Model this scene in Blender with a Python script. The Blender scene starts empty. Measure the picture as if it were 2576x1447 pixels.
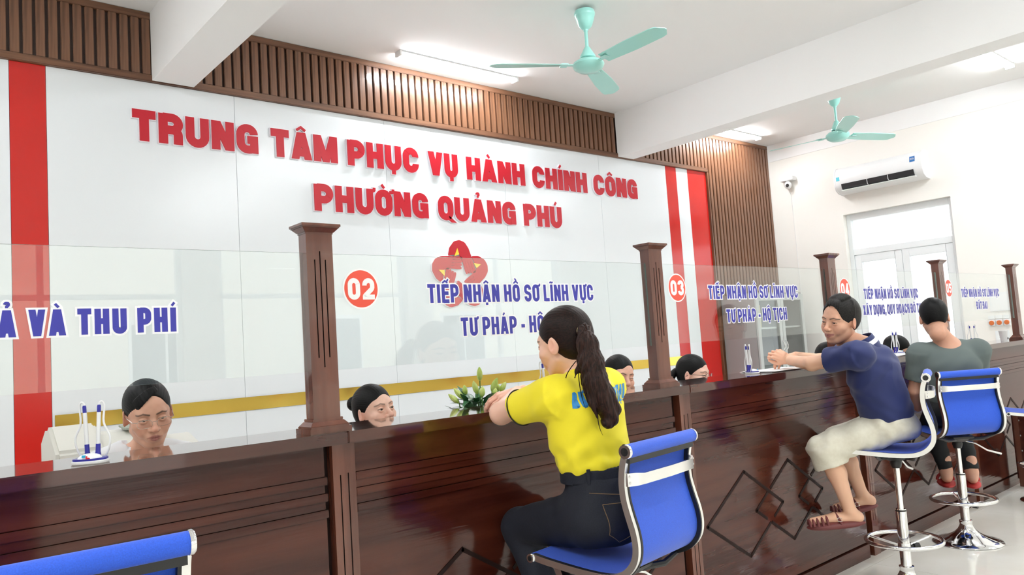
import bpy, bmesh, math, random, unicodedata
import numpy as np
from mathutils import Vector, Matrix
random.seed(7); RNG = np.random.default_rng(7)
SC = bpy.context.scene
COL = SC.collection
PI = math.pi
sin, cos = math.sin, math.cos

# ---------------------------------------------------------------- camera, sky, sun, exposure
CAMZ = 1.38
cam_d = bpy.data.cameras.new('camera'); cam = bpy.data.objects.new('camera', cam_d); COL.objects.link(cam)
cam_d.sensor_width = 36; cam_d.lens = 1924.6 / 2576 * 36; cam_d.clip_start = .05; cam_d.clip_end = 200
RT = Vector((.7626289, -.6434753, -.0658543)); UP = Vector((.0004067, -.1013328, .9948525)); FW = Vector((.6468362, .7587300, .0770176))
m4 = Matrix((RT, UP, -FW)).transposed().to_4x4(); m4.translation = (0, 0, CAMZ)
cam.matrix_world = m4
SC.camera = cam
world = bpy.data.worlds.new('sky'); SC.world = world; world.use_nodes = True
bg = world.node_tree.nodes['Background']; bg.inputs[0].default_value = (.93, .97, 1, 1); bg.inputs[1].default_value = 1.5
sun_d = bpy.data.lights.new('sun', 'SUN'); sun_d.energy = 1.6; sun_d.angle = .02; sun_d.color = (1, .96, .88)
sun = bpy.data.objects.new('sun', sun_d); COL.objects.link(sun)
sun.rotation_euler = Vector((.12, -.66, -.74)).to_track_quat('-Z', 'Y').to_euler()
SC.view_settings.view_transform = 'Standard'; SC.view_settings.look = 'None'
SC.view_settings.exposure = 0.82; SC.view_settings.gamma = 1; SC.view_settings.use_curve_mapping = False
cy = SC.cycles
cy.max_bounces = 10; cy.diffuse_bounces = 6; cy.glossy_bounces = 5; cy.transmission_bounces = 6; cy.transparent_max_bounces = 16
cy.sample_clamp_indirect = 6; cy.caustics_reflective = False; cy.caustics_refractive = False
cy.use_denoising = True
def portal(loc, rot, sx, sy):
    l = bpy.data.lights.new('window_daylight', 'AREA'); l.shape = 'RECTANGLE'; l.size = sx; l.size_y = sy
    l.energy = 1; l.cycles.is_portal = True
    o = bpy.data.objects.new('window_daylight', l); COL.objects.link(o); o.location = loc; o.rotation_euler = rot
TUBE = 62.0     # emission of the LED tubes

# ---------------------------------------------------------------- materials
def node(nt, t, **kw):
    n = nt.nodes.new(t)
    for k, v in kw.items():
        setattr(n, k, v)
    return n
def mat(name, col, rough=.5, metal=0, coat=0, spec=.5, col2=None, scale=(8, 8, 8), nscale=1, detail=4, bump=0, bscale=None, bdist=.002, emit=None, estr=0, sheen=0, alpha=None, sss=0, lo=.35, hi=.65):
    m = bpy.data.materials.new(name); m.use_nodes = True; nt = m.node_tree
    b = nt.nodes['Principled BSDF']
    b.inputs['Base Color'].default_value = (*col, 1); b.inputs['Roughness'].default_value = rough
    b.inputs['Metallic'].default_value = metal; b.inputs['Coat Weight'].default_value = coat
    b.inputs['Coat Roughness'].default_value = .04
    b.inputs['Specular IOR Level'].default_value = spec
    if sheen: b.inputs['Sheen Weight'].default_value = sheen
    if sss:
        b.inputs['Subsurface Weight'].default_value = sss; b.inputs['Subsurface Radius'].default_value = (.02, .008, .005); b.inputs['Subsurface Scale'].default_value = .3
    if emit: b.inputs['Emission Color'].default_value = (*emit, 1); b.inputs['Emission Strength'].default_value = estr
    if col2 or bump:
        tc = node(nt, 'ShaderNodeTexCoord'); mp = node(nt, 'ShaderNodeMapping'); nt.links.new(tc.outputs['Object'], mp.inputs[0])
        mp.inputs['Scale'].default_value = scale
        nz = node(nt, 'ShaderNodeTexNoise'); nz.inputs['Scale'].default_value = nscale; nz.inputs['Detail'].default_value = detail
        nt.links.new(mp.outputs[0], nz.inputs[0])
        if col2:
            r = node(nt, 'ShaderNodeValToRGB'); nt.links.new(nz.outputs[0], r.inputs[0])
            r.color_ramp.elements[0].position = lo; r.color_ramp.elements[1].position = hi
            r.color_ramp.elements[0].color = (*col, 1); r.color_ramp.elements[1].color = (*col2, 1)
            nt.links.new(r.outputs[0], b.inputs['Base Color'])
        if bump:
            src = nz
            if bscale:
                mp2 = node(nt, 'ShaderNodeMapping'); nt.links.new(tc.outputs['Object'], mp2.inputs[0]); mp2.inputs['Scale'].default_value = bscale
                src = node(nt, 'ShaderNodeTexNoise'); src.inputs['Scale'].default_value = 1; src.inputs['Detail'].default_value = 3
                nt.links.new(mp2.outputs[0], src.inputs[0])
            bp = node(nt, 'ShaderNodeBump'); bp.inputs['Strength'].default_value = bump; bp.inputs['Distance'].default_value = bdist
            nt.links.new(src.outputs[0], bp.inputs['Height']); nt.links.new(bp.outputs[0], b.inputs['Normal'])
    return m
M = {}
M['plaster'] = mat('white_plaster', (.83, .83, .83), .85, bump=.15, scale=(30, 30, 30), bdist=.001)
M['ceil'] = mat('ceiling_paint', (.86, .86, .86), .9, bump=.1, scale=(20, 20, 20), bdist=.001)
M['cream'] = mat('cream_paint', (.86, .84, .80), .8, bump=.12, scale=(25, 25, 25), bdist=.001)
M['board'] = mat('white_laminate', (.77, .805, .84), .22, spec=.5, bump=.05, scale=(2, 2, 260), bdist=.0004)
M['red'] = mat('red_laminate', (.56, .018, .014), .16)
M['redface'] = mat('red_acrylic', (.50, .010, .024), .38, spec=.3)
M['acryl'] = mat('white_acrylic', (.84, .80, .86), .3)
M['yellow'] = mat('yellow_acrylic', (.95, .62, .04), .2)
M['gold'] = mat('gold_mirror_strip', (.88, .64, .13), .13, metal=1)
M['walnut'] = mat('walnut_slat', (.085, .036, .018), .30, col2=(.21, .095, .048), scale=(34, 34, 1.6), bump=.25, bdist=.0008, coat=.3)
M['walnut_h'] = mat('walnut_rail', (.10, .042, .022), .34, col2=(.19, .088, .046), scale=(1.6, 34, 34), bump=.2, bdist=.0008)
M['walnut_back'] = mat('walnut_backing', (.035, .014, .008), .5)
M['maho'] = mat('dark_mahogany', (.040, .0075, .0045), .115, col2=(.085, .020, .011), scale=(1.3, 14, 14), bump=.6, bscale=(2.2, 40, 55), bdist=.0014, coat=0, spec=.42, detail=6)
M['maho_top'] = mat('dark_mahogany_top', (.045, .010, .006), .07, col2=(.080, .022, .013), scale=(1.3, 12, 12), bump=.10, bscale=(1.6, 26, 26), bdist=.001, coat=.6, detail=6)
M['maho_v'] = mat('dark_mahogany_upright', (.095, .024, .013), .17, col2=(.155, .048, .027), scale=(16, 16, 1.2), bump=.5, bscale=(60, 60, 4), bdist=.0012, coat=.5, detail=6)
M['maho_dark'] = mat('mahogany_groove_shade', (.014, .004, .003), .5, spec=.2)  # mahogany darkened so grooves and bay gaps carry their shade in the colour
M['chrome'] = mat('chrome', (.86, .86, .87), .07, metal=1)
M['chrome_b'] = mat('polished_aluminium', (.90, .90, .89), .26, metal=1)
M['blackp'] = mat('black_plastic', (.012, .012, .013), .35)
M['bluef'] = mat('blue_mesh_fabric', (.012, .082, .60), .62, sheen=.2, col2=(.016, .105, .72), scale=(420, 420, 420), bump=.35, bscale=(520, 520, 520), bdist=.0008)
M['mint'] = mat('mint_enamel', (.33, .69, .63), .28, coat=.3)
M['tile'] = mat('cream_polished_tile', (.80, .775, .70), .06, col2=(.88, .865, .81), scale=(2.2, 2.2, 2.2), detail=6, spec=.5)
M['grout'] = mat('grey_grout', (.45, .43, .38), .8)
M['led'] = mat('led_tube', (1, 1, 1), .4, emit=(.95, .98, 1), estr=TUBE)
M['whitep'] = mat('white_plastic', (.82, .83, .84), .3)
M['greyp'] = mat('warm_grey_plastic', (.64, .63, .58), .45)
M['upvc'] = mat('white_upvc', (.80, .83, .85), .3)
M['steel'] = mat('grey_cabinet_steel', (.46, .48, .47), .38)
M['steel_d'] = mat('cabinet_side_steel', (.30, .30, .30), .35)
M['ink'] = mat('blue_pen_plastic', (.02, .02, .30), .3)
M['vinblue'] = mat('blue_vinyl', (.035, .035, .36), .35)
M['vinwhite'] = mat('white_vinyl', (.88, .88, .90), .4)
M['vinred'] = mat('red_vinyl', (.80, .08, .045), .35)
M['paper'] = mat('white_paper', (.85, .86, .87), .7)
M['orange'] = mat('orange_dial', (.62, .16, .04), .35)
M['leaf'] = mat('lily_leaf', (.03, .11, .045), .35, col2=(.06, .19, .075), scale=(30, 30, 30))
M['bud'] = mat('lily_bud', (.42, .58, .10), .45, col2=(.66, .74, .26), scale=(60, 60, 20))
M['stem'] = mat('lily_stem', (.10, .22, .05), .5)
M['ceram'] = mat('white_ceramic', (.8, .8, .8), .2)
M['facade'] = mat('cream_render', (.80, .76, .66), .85)
M['concrete'] = mat('pale_concrete', (.55, .54, .52), .85)
M['desk'] = mat('desk_laminate', (.30, .16, .09), .4)
M['darkglass'] = mat('dark_window_glass', (.10, .13, .15), .08)
M['hole'] = mat('dark_interior', (.01, .01, .012), .5)
# clear glass: transparent with a Fresnel reflection
def glassmat(name, tint, ior=1.5, rough=0.0):
    m = bpy.data.materials.new(name); m.use_nodes = True; nt = m.node_tree; nt.nodes.clear()
    out = node(nt, 'ShaderNodeOutputMaterial'); mix = node(nt, 'ShaderNodeMixShader'); tr = node(nt, 'ShaderNodeBsdfTransparent'); gl = node(nt, 'ShaderNodeBsdfGlossy')
    lw = node(nt, 'ShaderNodeLayerWeight'); lw.inputs[0].default_value = .5
    pw = node(nt, 'ShaderNodeMath', operation='POWER'); pw.inputs[1].default_value = 5; nt.links.new(lw.outputs['Facing'], pw.inputs[0])
    r0 = ((ior - 1) / (ior + 1)) ** 2
    ma = node(nt, 'ShaderNodeMath', operation='MULTIPLY_ADD'); ma.inputs[1].default_value = 1 - r0; ma.inputs[2].default_value = r0; nt.links.new(pw.outputs[0], ma.inputs[0])
    tr.inputs[0].default_value = (*tint, 1); gl.inputs['Roughness'].default_value = rough; gl.inputs[0].default_value = (1, 1, 1, 1)
    nt.links.new(ma.outputs[0], mix.inputs[0]); nt.links.new(tr.outputs[0], mix.inputs[1]); nt.links.new(gl.outputs[0], mix.inputs[2]); nt.links.new(mix.outputs[0], out.inputs[0])
    return m
M['glass'] = glassmat('screen_glass', (.955, .975, .97), 1.6)
M['edge'] = mat('glass_cut_edge', (.30, .42, .38), .15)
M['pane'] = glassmat('window_glass', (.97, .985, .98), 1.45)
M['lens'] = glassmat('spectacle_lens', (.97, .97, .97), 1.4)

# ---------------------------------------------------------------- mesh helpers
class MB:
    def __init__(s): s.v = []; s.f = []; s.m = []
    def add(s, vs, fs, mi=0):
        n = len(s.v); s.v += [tuple(p) for p in vs]; s.f += [tuple(i + n for i in f) for f in fs]; s.m += [mi] * len(fs); return s
    def box(s, x0, x1, y0, y1, z0, z1, mi=0):
        v = [(x, y, z) for x in (x0, x1) for y in (y0, y1) for z in (z0, z1)]
        return s.add(v, [(0, 1, 3, 2), (4, 6, 7, 5), (0, 4, 5, 1), (2, 3, 7, 6), (0, 2, 6, 4), (1, 5, 7, 3)], mi)
    def frustum(s, a, b, z0, z1, mi=0):   # a,b = (x0,x1,y0,y1) at z0 and z1
        v = [(a[0], a[2], z0), (a[1], a[2], z0), (a[1], a[3], z0), (a[0], a[3], z0), (b[0], b[2], z1), (b[1], b[2], z1), (b[1], b[3], z1), (b[0], b[3], z1)]
        return s.add(v, [(3, 2, 1, 0), (4, 5, 6, 7), (0, 1, 5, 4), (1, 2, 6, 5), (2, 3, 7, 6), (3, 0, 4, 7)], mi)
    def prism(s, pts, ax, a, b, mi=0):     # polygon pts (2D) extruded along axis from a to b
        n = len(pts)
        def P(p, t):
            if ax == 'x': return (t, p[0], p[1])
            if ax == 'y': return (p[0], t, p[1])
            return (p[0], p[1], t)
        v = [P(p, a) for p in pts] + [P(p, b) for p in pts]
        f = [tuple(range(n)), tuple(range(2 * n - 1, n - 1, -1))] + [(i, i + n, (i + 1) % n + n, (i + 1) % n) for i in range(n)]
        return s.add(v, f, mi)
    def lathe(s, prof, c=(0, 0, 0), n=32, mi=0, axis='z'):  # prof = [(r,z)..]
        v = []; f = []
        for r, z in prof:
            for i in range(n):
                a = 2 * PI * i / n; p = (r * cos(a), r * sin(a), z)
                if axis == 'y': p = (p[0], p[2], p[1])
                if axis == 'x': p = (p[2], p[0], p[1])
                v.append((p[0] + c[0], p[1] + c[1], p[2] + c[2]))
        for k in range(len(prof) - 1):
            for i in range(n):
                j = (i + 1) % n; f.append((k * n + i, k * n + j, (k + 1) * n + j, (k + 1) * n + i))
        f.append(tuple(range(n - 1, -1, -1))); f.append(tuple((len(prof) - 1) * n + i for i in range(n)))
        return s.add(v, f, mi)
    def tube(s, pts, r, n=8, mi=0, closed=False, flat=None):
        pts = [Vector(p) for p in pts]; N = len(pts); rr = r if isinstance(r, (list, tuple)) else [r] * N
        v = []; f = []; ref = None
        for k, p in enumerate(pts):
            if closed: t = (pts[(k + 1) % N] - pts[k - 1])
            else: t = pts[min(k + 1, N - 1)] - pts[max(k - 1, 0)]
            t.normalize()
            if ref is None:
                ref = Vector((0, 0, 1)) if abs(t.z) < .9 else Vector((1, 0, 0))
            u = (ref - t * ref.dot(t)).normalized(); w = t.cross(u); ref = u
            fa = flat if flat else (1, 1)
            for i in range(n):
                a = 2 * PI * i / n; v.append(p + (u * cos(a) * fa[0] + w * sin(a) * fa[1]) * rr[k])
        K = N if closed else N - 1
        for k in range(K):
            k2 = (k + 1) % N
            for i in range(n):
                j = (i + 1) % n; f.append((k * n + i, k * n + j, k2 * n + j, k2 * n + i))
        if not closed:
            f.append(tuple(range(n - 1, -1, -1))); f.append(tuple((N - 1) * n + i for i in range(n)))
        return s.add(v, f, mi)
    def sphere(s, c, r, nu=16, nv=10, mi=0, sc=(1, 1, 1)):
        prof = [(max(1e-4, r * sin(PI * k / nv)), -r * cos(PI * k / nv)) for k in range(nv + 1)]
        n0 = len(s.v); s.lathe(prof, (0, 0, 0), nu, mi)
        s.v[n0:] = [(p[0] * sc[0] + c[0], p[1] * sc[1] + c[1], p[2] * sc[2] + c[2]) for p in s.v[n0:]]
        return s
    def xf(s, mtx):
        s.v = [tuple(mtx @ Vector(p)) for p in s.v]; return s
    def mesh(s, name, mats, smooth=False, bevel=0):
        me = bpy.data.meshes.new(name); me.from_pydata(s.v, [], s.f)
        for q in (mats if isinstance(mats, (list, tuple)) else [mats]): me.materials.append(q)
        me.polygons.foreach_set('material_index', s.m)
        if bevel:
            bm = bmesh.new(); bm.from_mesh(me); bmesh.ops.remove_doubles(bm, verts=bm.verts, dist=1e-6)
            bmesh.ops.recalc_face_normals(bm, faces=bm.faces)
            bmesh.ops.bevel(bm, geom=[e for e in bm.edges if len(e.link_faces) == 2 and e.calc_face_angle(0) > .5], offset=bevel, segments=2, affect='EDGES', clamp_overlap=True)
            bm.to_mesh(me); bm.free()
        else:
            bm = bmesh.new(); bm.from_mesh(me); bmesh.ops.recalc_face_normals(bm, faces=bm.faces); bm.to_mesh(me); bm.free()
        if smooth:
            me.polygons.foreach_set('use_smooth', [True] * len(me.polygons))
            try: me.set_sharp_from_angle(angle=.7)
            except Exception: pass
        me.update(); return me
    def build(s, name, mats, parent=None, smooth=False, bevel=0):
        return link(name, s.mesh(name, mats, smooth, bevel), parent)
def link(name, me, parent=None, loc=None):
    o = bpy.data.objects.new(name, me); COL.objects.link(o)
    if parent is not None: o.parent = parent
    if loc: o.location = loc
    return o
def empty(name, loc=(0, 0, 0), rz=0):
    o = bpy.data.objects.new(name, None); COL.objects.link(o); o.location = loc; o.rotation_euler = (0, 0, rz); o.empty_display_size = .1
    return o
def tag(o, label, cat, group=None):
    o['label'] = label; o['category'] = cat
    if group: o['group'] = group
    return o
def struct(o): o['kind'] = 'structure'; return o
def kids(o): return [c for c in bpy.data.objects if c.parent == o]
def copy_tree(o, parent=None):
    c = o.copy(); COL.objects.link(c); c.parent = parent
    for ch in kids(o): copy_tree(ch, c)
    return c
def grooved(mb, x0, x1, yf, yb, z0, z1, gr, dep, mi=0, gm=1):
    """box whose front (y=yf) face carries recessed slots gr=[(x0,x1,z0,z1)]"""
    xs = sorted({x0, x1} | {g[0] for g in gr} | {g[1] for g in gr}); zs = sorted({z0, z1} | {g[2] for g in gr} | {g[3] for g in gr})
    ins = lambda xa, xb, za, zb: any(g[0] - 1e-6 <= xa and xb <= g[1] + 1e-6 and g[2] - 1e-6 <= za and zb <= g[3] + 1e-6 for g in gr)
    for xa, xb in zip(xs, xs[1:]):
        for za, zb in zip(zs, zs[1:]):
            if not ins(xa, xb, za, zb): mb.add([(xa, yf, za), (xb, yf, za), (xb, yf, zb), (xa, yf, zb)], [(0, 1, 2, 3)], mi)
    for a, b, c, d in gr:
        y = yf + dep
        mb.add([(a, y, c), (b, y, c), (b, y, d), (a, y, d)], [(0, 1, 2, 3)], gm)
        mb.add([(a, yf, c), (a, y, c), (a, y, d), (a, yf, d)], [(0, 1, 2, 3)], gm); mb.add([(b, yf, c), (b, y, c), (b, y, d), (b, yf, d)], [(3, 2, 1, 0)], gm)
        mb.add([(a, yf, c), (b, yf, c), (b, y, c), (a, y, c)], [(0, 1, 2, 3)], gm); mb.add([(a, yf, d), (b, yf, d), (b, y, d), (a, y, d)], [(3, 2, 1, 0)], gm)
    mb.add([(x0, yf, z0), (x0, yb, z0), (x0, yb, z1), (x0, yf, z1), (x1, yf, z0), (x1, yb, z0), (x1, yb, z1), (x1, yf, z1)],
           [(0, 1, 2, 3), (7, 6, 5, 4), (1, 5, 6, 2), (0, 4, 5, 1), (3, 2, 6, 7)], mi)
    return mb

# ---------------------------------------------------------------- lettering (stroke-built condensed capitals)
def rpath(pts, rad, closed=False, seg=6):
    n = len(pts); out = []
    rr = rad if isinstance(rad, (list, tuple)) else [rad] * n
    for i, p in enumerate(pts):
        if not closed and i in (0, n - 1): out.append(p); continue
        a = np.array(pts[i - 1], float); b = np.array(p, float); c = np.array(pts[(i + 1) % n], float)
        u = a - b; w = c - b; lu = np.hypot(*u); lw = np.hypot(*w); r = rr[i]
        if r <= 0 or lu < 1e-9 or lw < 1e-9: out.append(tuple(b)); continue
        u /= lu; w /= lw; cosA = float(np.clip(u @ w, -1, 1)); ang = math.acos(cosA)
        if ang > 3.1: out.append(tuple(b)); continue
        d = r / math.tan(ang / 2); mx = min(lu, lw) * (.5 if closed else .5)
        if (i == 1 and not closed): mx = min(lu, lw * .5)
        if (i == n - 2 and not closed): mx = min(lw, lu * .5) if i != 1 else min(lw, lu)
        if d > mx: d = mx; r = d * math.tan(ang / 2)
        bis = u + w; bis /= np.hypot(*bis); cc = b + bis * (r / math.sin(ang / 2))
        p0 = b + u * d; p1 = b + w * d
        a0 = math.atan2(*(p0 - cc)[::-1]); a1 = math.atan2(*(p1 - cc)[::-1]); da = (a1 - a0 + PI) % (2 * PI) - PI
        for k in range(seg + 1):
            t = a0 + da * k / seg; out.append((cc[0] + r * cos(t), cc[1] + r * sin(t)))
    return out
def stroke_polys(pts, t, ext, closed=False):
    """quads of a mitred thick polyline"""
    P = [np.array(p, float) for p in pts]
    Q = [P[0]]
    for p in P[1:]:
        if np.hypot(*(p - Q[-1])) > 1e-7: Q.append(p)
    if closed and np.hypot(*(Q[0] - Q[-1])) < 1e-7: Q.pop()
    P = Q; n = len(P)
    if not closed and ext:
        d = P[0] - P[1]; P[0] = P[0] + d / np.hypot(*d) * ext
        d = P[-1] - P[-2]; P[-1] = P[-1] + d / np.hypot(*d) * ext
    L = []; R = []
    for i in range(n):
        if closed: a = P[i] - P[i - 1]; b = P[(i + 1) % n] - P[i]
        else: a = P[i] - P[i - 1] if i else P[1] - P[0]; b = P[i + 1] - P[i] if i < n - 1 else a
        a = a / np.hypot(*a); b = b / np.hypot(*b); na = np.array([-a[1], a[0]]); nb = np.array([-b[1], b[0]])
        m = na + nb; m = m / np.hypot(*m); k = 1 / max(.5, m @ na)
        L.append(P[i] + m * k * t / 2); R.append(P[i] - m * k * t / 2)
    K = n if closed else n - 1
    return [[L[i], L[(i + 1) % n], R[(i + 1) % n], R[i]] for i in range(K)]
CW = {'I': None, 'M': 1.32, 'T': .92, 'E': .88, 'L': .84, 'A': 1.08, 'V': 1.04, 'X': 1.04, 'Y': 1.0, 'C': 1.0, 'Đ': 1.06, '-': .5, ',': .3, '1': .6, 'K': 1.04}
def glyph(ch, w, h, t, o):
    """strokes ('s',pts,closed) and slanted bars ('d',x0,y0,x1,y1,tw) -> list of polygons; o = outline growth"""
    s = t / 2; T = t + 2 * o; polys = []
    R = max(.01 * h, min(w / 2 - s, .27 * h)); ri = R
    def S(pts, rad=0, closed=False):
        polys.extend(stroke_polys(rpath(pts, rad, closed), T, o, closed))
    def D(x0, y0, x1, y1, tw=None):
        tw = tw or t * 1.02; dx, dy = x1 - x0, y1 - y0; L = math.hypot(dx, dy); g = o * L / abs(dy); k = o / abs(dy)
        x0, y0, x1, y1 = x0 - dx * k, y0 - dy * k, x1 + dx * k, y1 + dy * k
        polys.append([(x0 - tw / 2 - g, y0), (x0 + tw / 2 + g, y0), (x1 + tw / 2 + g, y1), (x1 - tw / 2 - g, y1)])
    l, r, m = s, w - s, w / 2; tp, bt = h - s * .86, s * .86
    if ch == 'T': S([(0, tp), (w, tp)]); S([(m, 0), (m, h)])
    elif ch == 'I' or ch == '1' and False: S([(s, 0), (s, h)])
    elif ch == 'H': S([(l, 0), (l, h)]); S([(r, 0), (r, h)]); S([(l, h * .51), (r, h * .51)])
    elif ch == 'N': S([(l, 0), (l, h)]); S([(r, 0), (r, h)]); D(l + s * .1, h, r - s * .1, 0, t * 1.05)
    elif ch == 'M': S([(l, 0), (l, h)]); S([(r, 0), (r, h)]); D(l + s * .2, h, m, 0, t * .95); D(r - s * .2, h, m, 0, t * .95)
    elif ch == 'U': S([(l, h), (l, bt), (r, bt), (r, h)], R)
    elif ch == 'O': S([(l, tp), (l, bt), (r, bt), (r, tp)], R, True)
    elif ch == 'Q': S([(l, tp), (l, bt), (r, bt), (r, tp)], R, True); D(m + s * .4, h * .16, w + .02 * h, -h * .10, t * .9)
    elif ch == 'C': S([(r, h * .64), (r, tp), (l, tp), (l, bt), (r, bt), (r, h * .36)], R)
    elif ch == 'G': S([(r, h * .66), (r, tp), (l, tp), (l, bt), (r, bt), (r, h * .30)], R); S([(m, h * .47), (w, h * .47)]); S([(r, 0), (r, h * .5)])
    elif ch == 'S': S([(r, h * .70), (r, tp), (l, tp), (l, h * .56), (r, h * .44), (r, bt), (l, bt), (l, h * .30)], [0, R, R, R * .8, R * .8, R, R, 0])
    elif ch == 'P': S([(l, 0), (l, h)]); S([(l, tp), (r, tp), (r, h * .43), (l, h * .43)], R)
    elif ch == 'R': S([(l, 0), (l, h)]); S([(l, tp), (r, tp), (r, h * .47), (l, h * .47)], R); S([(m, h * .47), (r - s * .1, h * .47), (r - s * .1, 0)], R * .7)
    elif ch == 'B': S([(l, 0), (l, h)]); S([(l, tp), (r - s * .2, tp), (r - s * .2, h * .53), (l, h * .53)], R); S([(l, h * .53), (r, h * .53), (r, bt), (l, bt)], R)
    elif ch in 'DĐ':
        S([(l, 0), (l, h)]); S([(l, tp), (r, tp), (r, bt), (l, bt)], R)
        if ch == 'Đ': S([(-s * 1.0, h * .52), (m, h * .52)])
    elif ch == 'E': S([(l, 0), (l, h)]); S([(l, tp), (w, tp)]); S([(l, bt), (w, bt)]); S([(l, h * .52), (w * .93, h * .52)])
    elif ch == 'L': S([(l, 0), (l, h)]); S([(l, bt), (w, bt)])
    elif ch == 'A': D(l, 0, m - s * .15, h); D(r, 0, m + s * .15, h); S([(w * .2, h * .25), (w * .8, h * .25)])
    elif ch == 'V': D(l, h, m - s * .1, 0); D(r, h, m + s * .1, 0)
    elif ch == 'X': D(l, 0, r, h); D(l, h, r, 0)
    elif ch == 'Y': S([(m, 0), (m, h * .45)]); D(l, h, m, h * .36); D(r, h, m, h * .36)
    elif ch == 'K': S([(l, 0), (l, h)]); D(l + s, h * .42, r, h); D(l + s * 1.4, h * .55, r, 0)
    elif ch == '-': S([(0, h * .42), (w, h * .42)])
    elif ch == ',': D(s * .6, -h * .14, s * 1.2, t * 1.0)
    elif ch == '0': S([(l, tp), (l, bt), (r, bt), (r, tp)], R, True)
    elif ch == '1': S([(w - s, 0), (w - s, h)]); D(0 + s, h * .72, w - s, h, t * .9)
    elif ch == '2': S([(l, h * .66), (l, tp), (r, tp), (r, h * .52), (l, h * .16), (l, bt), (w, bt)], [0, R, R, R * .9, R * .4, 0, 0])
    elif ch == '3': S([(l, h * .72), (l, tp), (r, tp), (r, h * .53), (m, h * .53)], R); S([(m, h * .53), (r, h * .53), (r, bt), (l, bt), (l, h * .28)], R)
    elif ch == '4': S([(r - s * .8, 0), (r - s * .8, h)]); S([(0, h * .26), (w, h * .26)]); D(s * .8, h * .26, r - s, h, t * .95)
    elif ch == '5': S([(w, tp), (l, tp), (l, h * .56), (r, h * .60), (r, bt), (l, bt), (l, h * .26)], [0, 0, R * .3, R, R, R, 0])
    return polys
def marks(ch, mks, w, h, t, o):
    polys = []; m = w / 2; t0 = t; T = min(t * .48, .095 * h); y = h + .075 * h; t = min(t, .21 * h)
    def D(x0, y0, x1, y1, tw):
        dx, dy = x1 - x0, y1 - y0; L = math.hypot(dx, dy); polys.extend(stroke_polys([(x0, y0), (x1, y1)], tw + 2 * o, o))
    circ = '\u0302' in mks
    if circ:
        polys.extend(stroke_polys([(m - .17 * h, y + .0 * h), (m, y + .12 * h), (m + .17 * h, y + .0 * h)], T + 2 * o, o))
    yy = y + (.075 * h if circ else .0 * h); xo = .16 * h if circ else 0
    for k in mks:
        if k == '\u0301': D(m - .05 * h + xo, yy, m + .06 * h + xo, yy + .14 * h, t * .48)
        elif k == '\u0300': D(m + .05 * h, yy + (.07 * h if circ else 0), m - .07 * h, yy + .14 * h + (.07 * h if circ else 0), t * .48)
        elif k == '\u0303': polys.extend(stroke_polys(rpath([(m - .13 * h, yy + .02 * h), (m - .06 * h, yy + .09 * h), (m + .06 * h, yy + .03 * h), (m + .13 * h, yy + .10 * h)], .06 * h), T + 2 * o, o))
        elif k == '\u0309': polys.extend(stroke_polys(rpath([(m - .06 * h, yy + .13 * h), (m - .05 * h, yy + .19 * h), (m + .06 * h, yy + .19 * h), (m + .06 * h, yy + .10 * h), (m, yy + .07 * h), (m, yy)], .05 * h), T + 2 * o, o))
        elif k == '\u0323': polys.append([(m - t * .42 - o, -.17 * h - o), (m + t * .42 + o, -.17 * h - o), (m + t * .42 + o, -.17 * h + t * .72 + o), (m - t * .42 - o, -.17 * h + t * .72 + o)])
        elif k == '\u031b': polys.extend(stroke_polys(rpath([(w - t * .5, h * .93), (w + t * .30, h * .93), (w + t * .30, h * 1.06)], .05 * h), t * .55 + 2 * o, o))
    return polys
def word_layout(txt, x0, x1, h, t, gap):
    u = []
    for c in unicodedata.normalize('NFC', txt):
        d = unicodedata.normalize('NFD', c); u.append((d[0], d[1:]))
    fixed = sum(t for c, _ in u if c == 'I') + gap * (len(u) - 1)
    tot = sum(CW.get(c, 1) for c, _ in u if c != 'I')
    W = ((x1 - x0) - fixed) / max(tot, .01); x = x0; out = []
    for c, mk in u:
        w = t if c == 'I' else W * CW.get(c, 1)
        out.append((c, mk, x, w)); x += w + gap
    return out
def letters_mesh(items, z0, h, t, o, y0, y1):
    """items from word_layout, standing in the XZ plane between depth y0 (front) and y1 (back)"""
    mb = MB(); k = 0
    for c, mk, x, w in items:
        for pg in glyph(c, w, h, t, o) + marks(c, mk, w, h, t, o):
            k = (k + 1) % 11; e = k * (.00002 if y1 - y0 < .002 else .00008)    # neighbouring strokes never share a face plane
            mb.prism([(x + p[0], z0 + p[1] - k * .00004) for p in pg], 'y', y0 - e, y1 + e * .1)
    return mb

# ---------------------------------------------------------------- room shell
X0, XR, Y0, YW, ZC = -3.6, 8.84, -4.2, 5.195, 3.72
fl = struct(MB().box(X0 - .2, XR + .2, Y0 - .2, YW + .2, -.12, -.004).build('floor', M['grout']))
tm = {}
for i in range(16):
    for j in range(12):
        x = X0 + .04 + i * .8; y = -4.245 + j * .8; x1 = min(x + .797, XR); y1 = min(y + .797, YW)
        k = (round(x1 - x, 3), round(y1 - y, 3))
        if k not in tm: tm[k] = MB().box(0, k[0], 0, k[1], -.004, 0).mesh('tile', M['tile'])
        link('tile', tm[k], fl, (x, y, 0))
ce = struct(MB().box(X0 - .2, XR + .2, Y0 - .2, YW + .2, ZC, ZC + .2).build('ceiling', M['ceil']))
for a, b in ((-3.06, -2.8), (1.437, 1.700), (5.95, 6.185)):
    MB().box(a, b, Y0, YW - .034, 3.26, ZC + .01).build('beam', M['ceil'], ce)
wb = struct(MB().box(X0 - .2, XR + .2, YW, YW + .2, 0, ZC).build('wall_back', M['plaster']))
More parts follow.
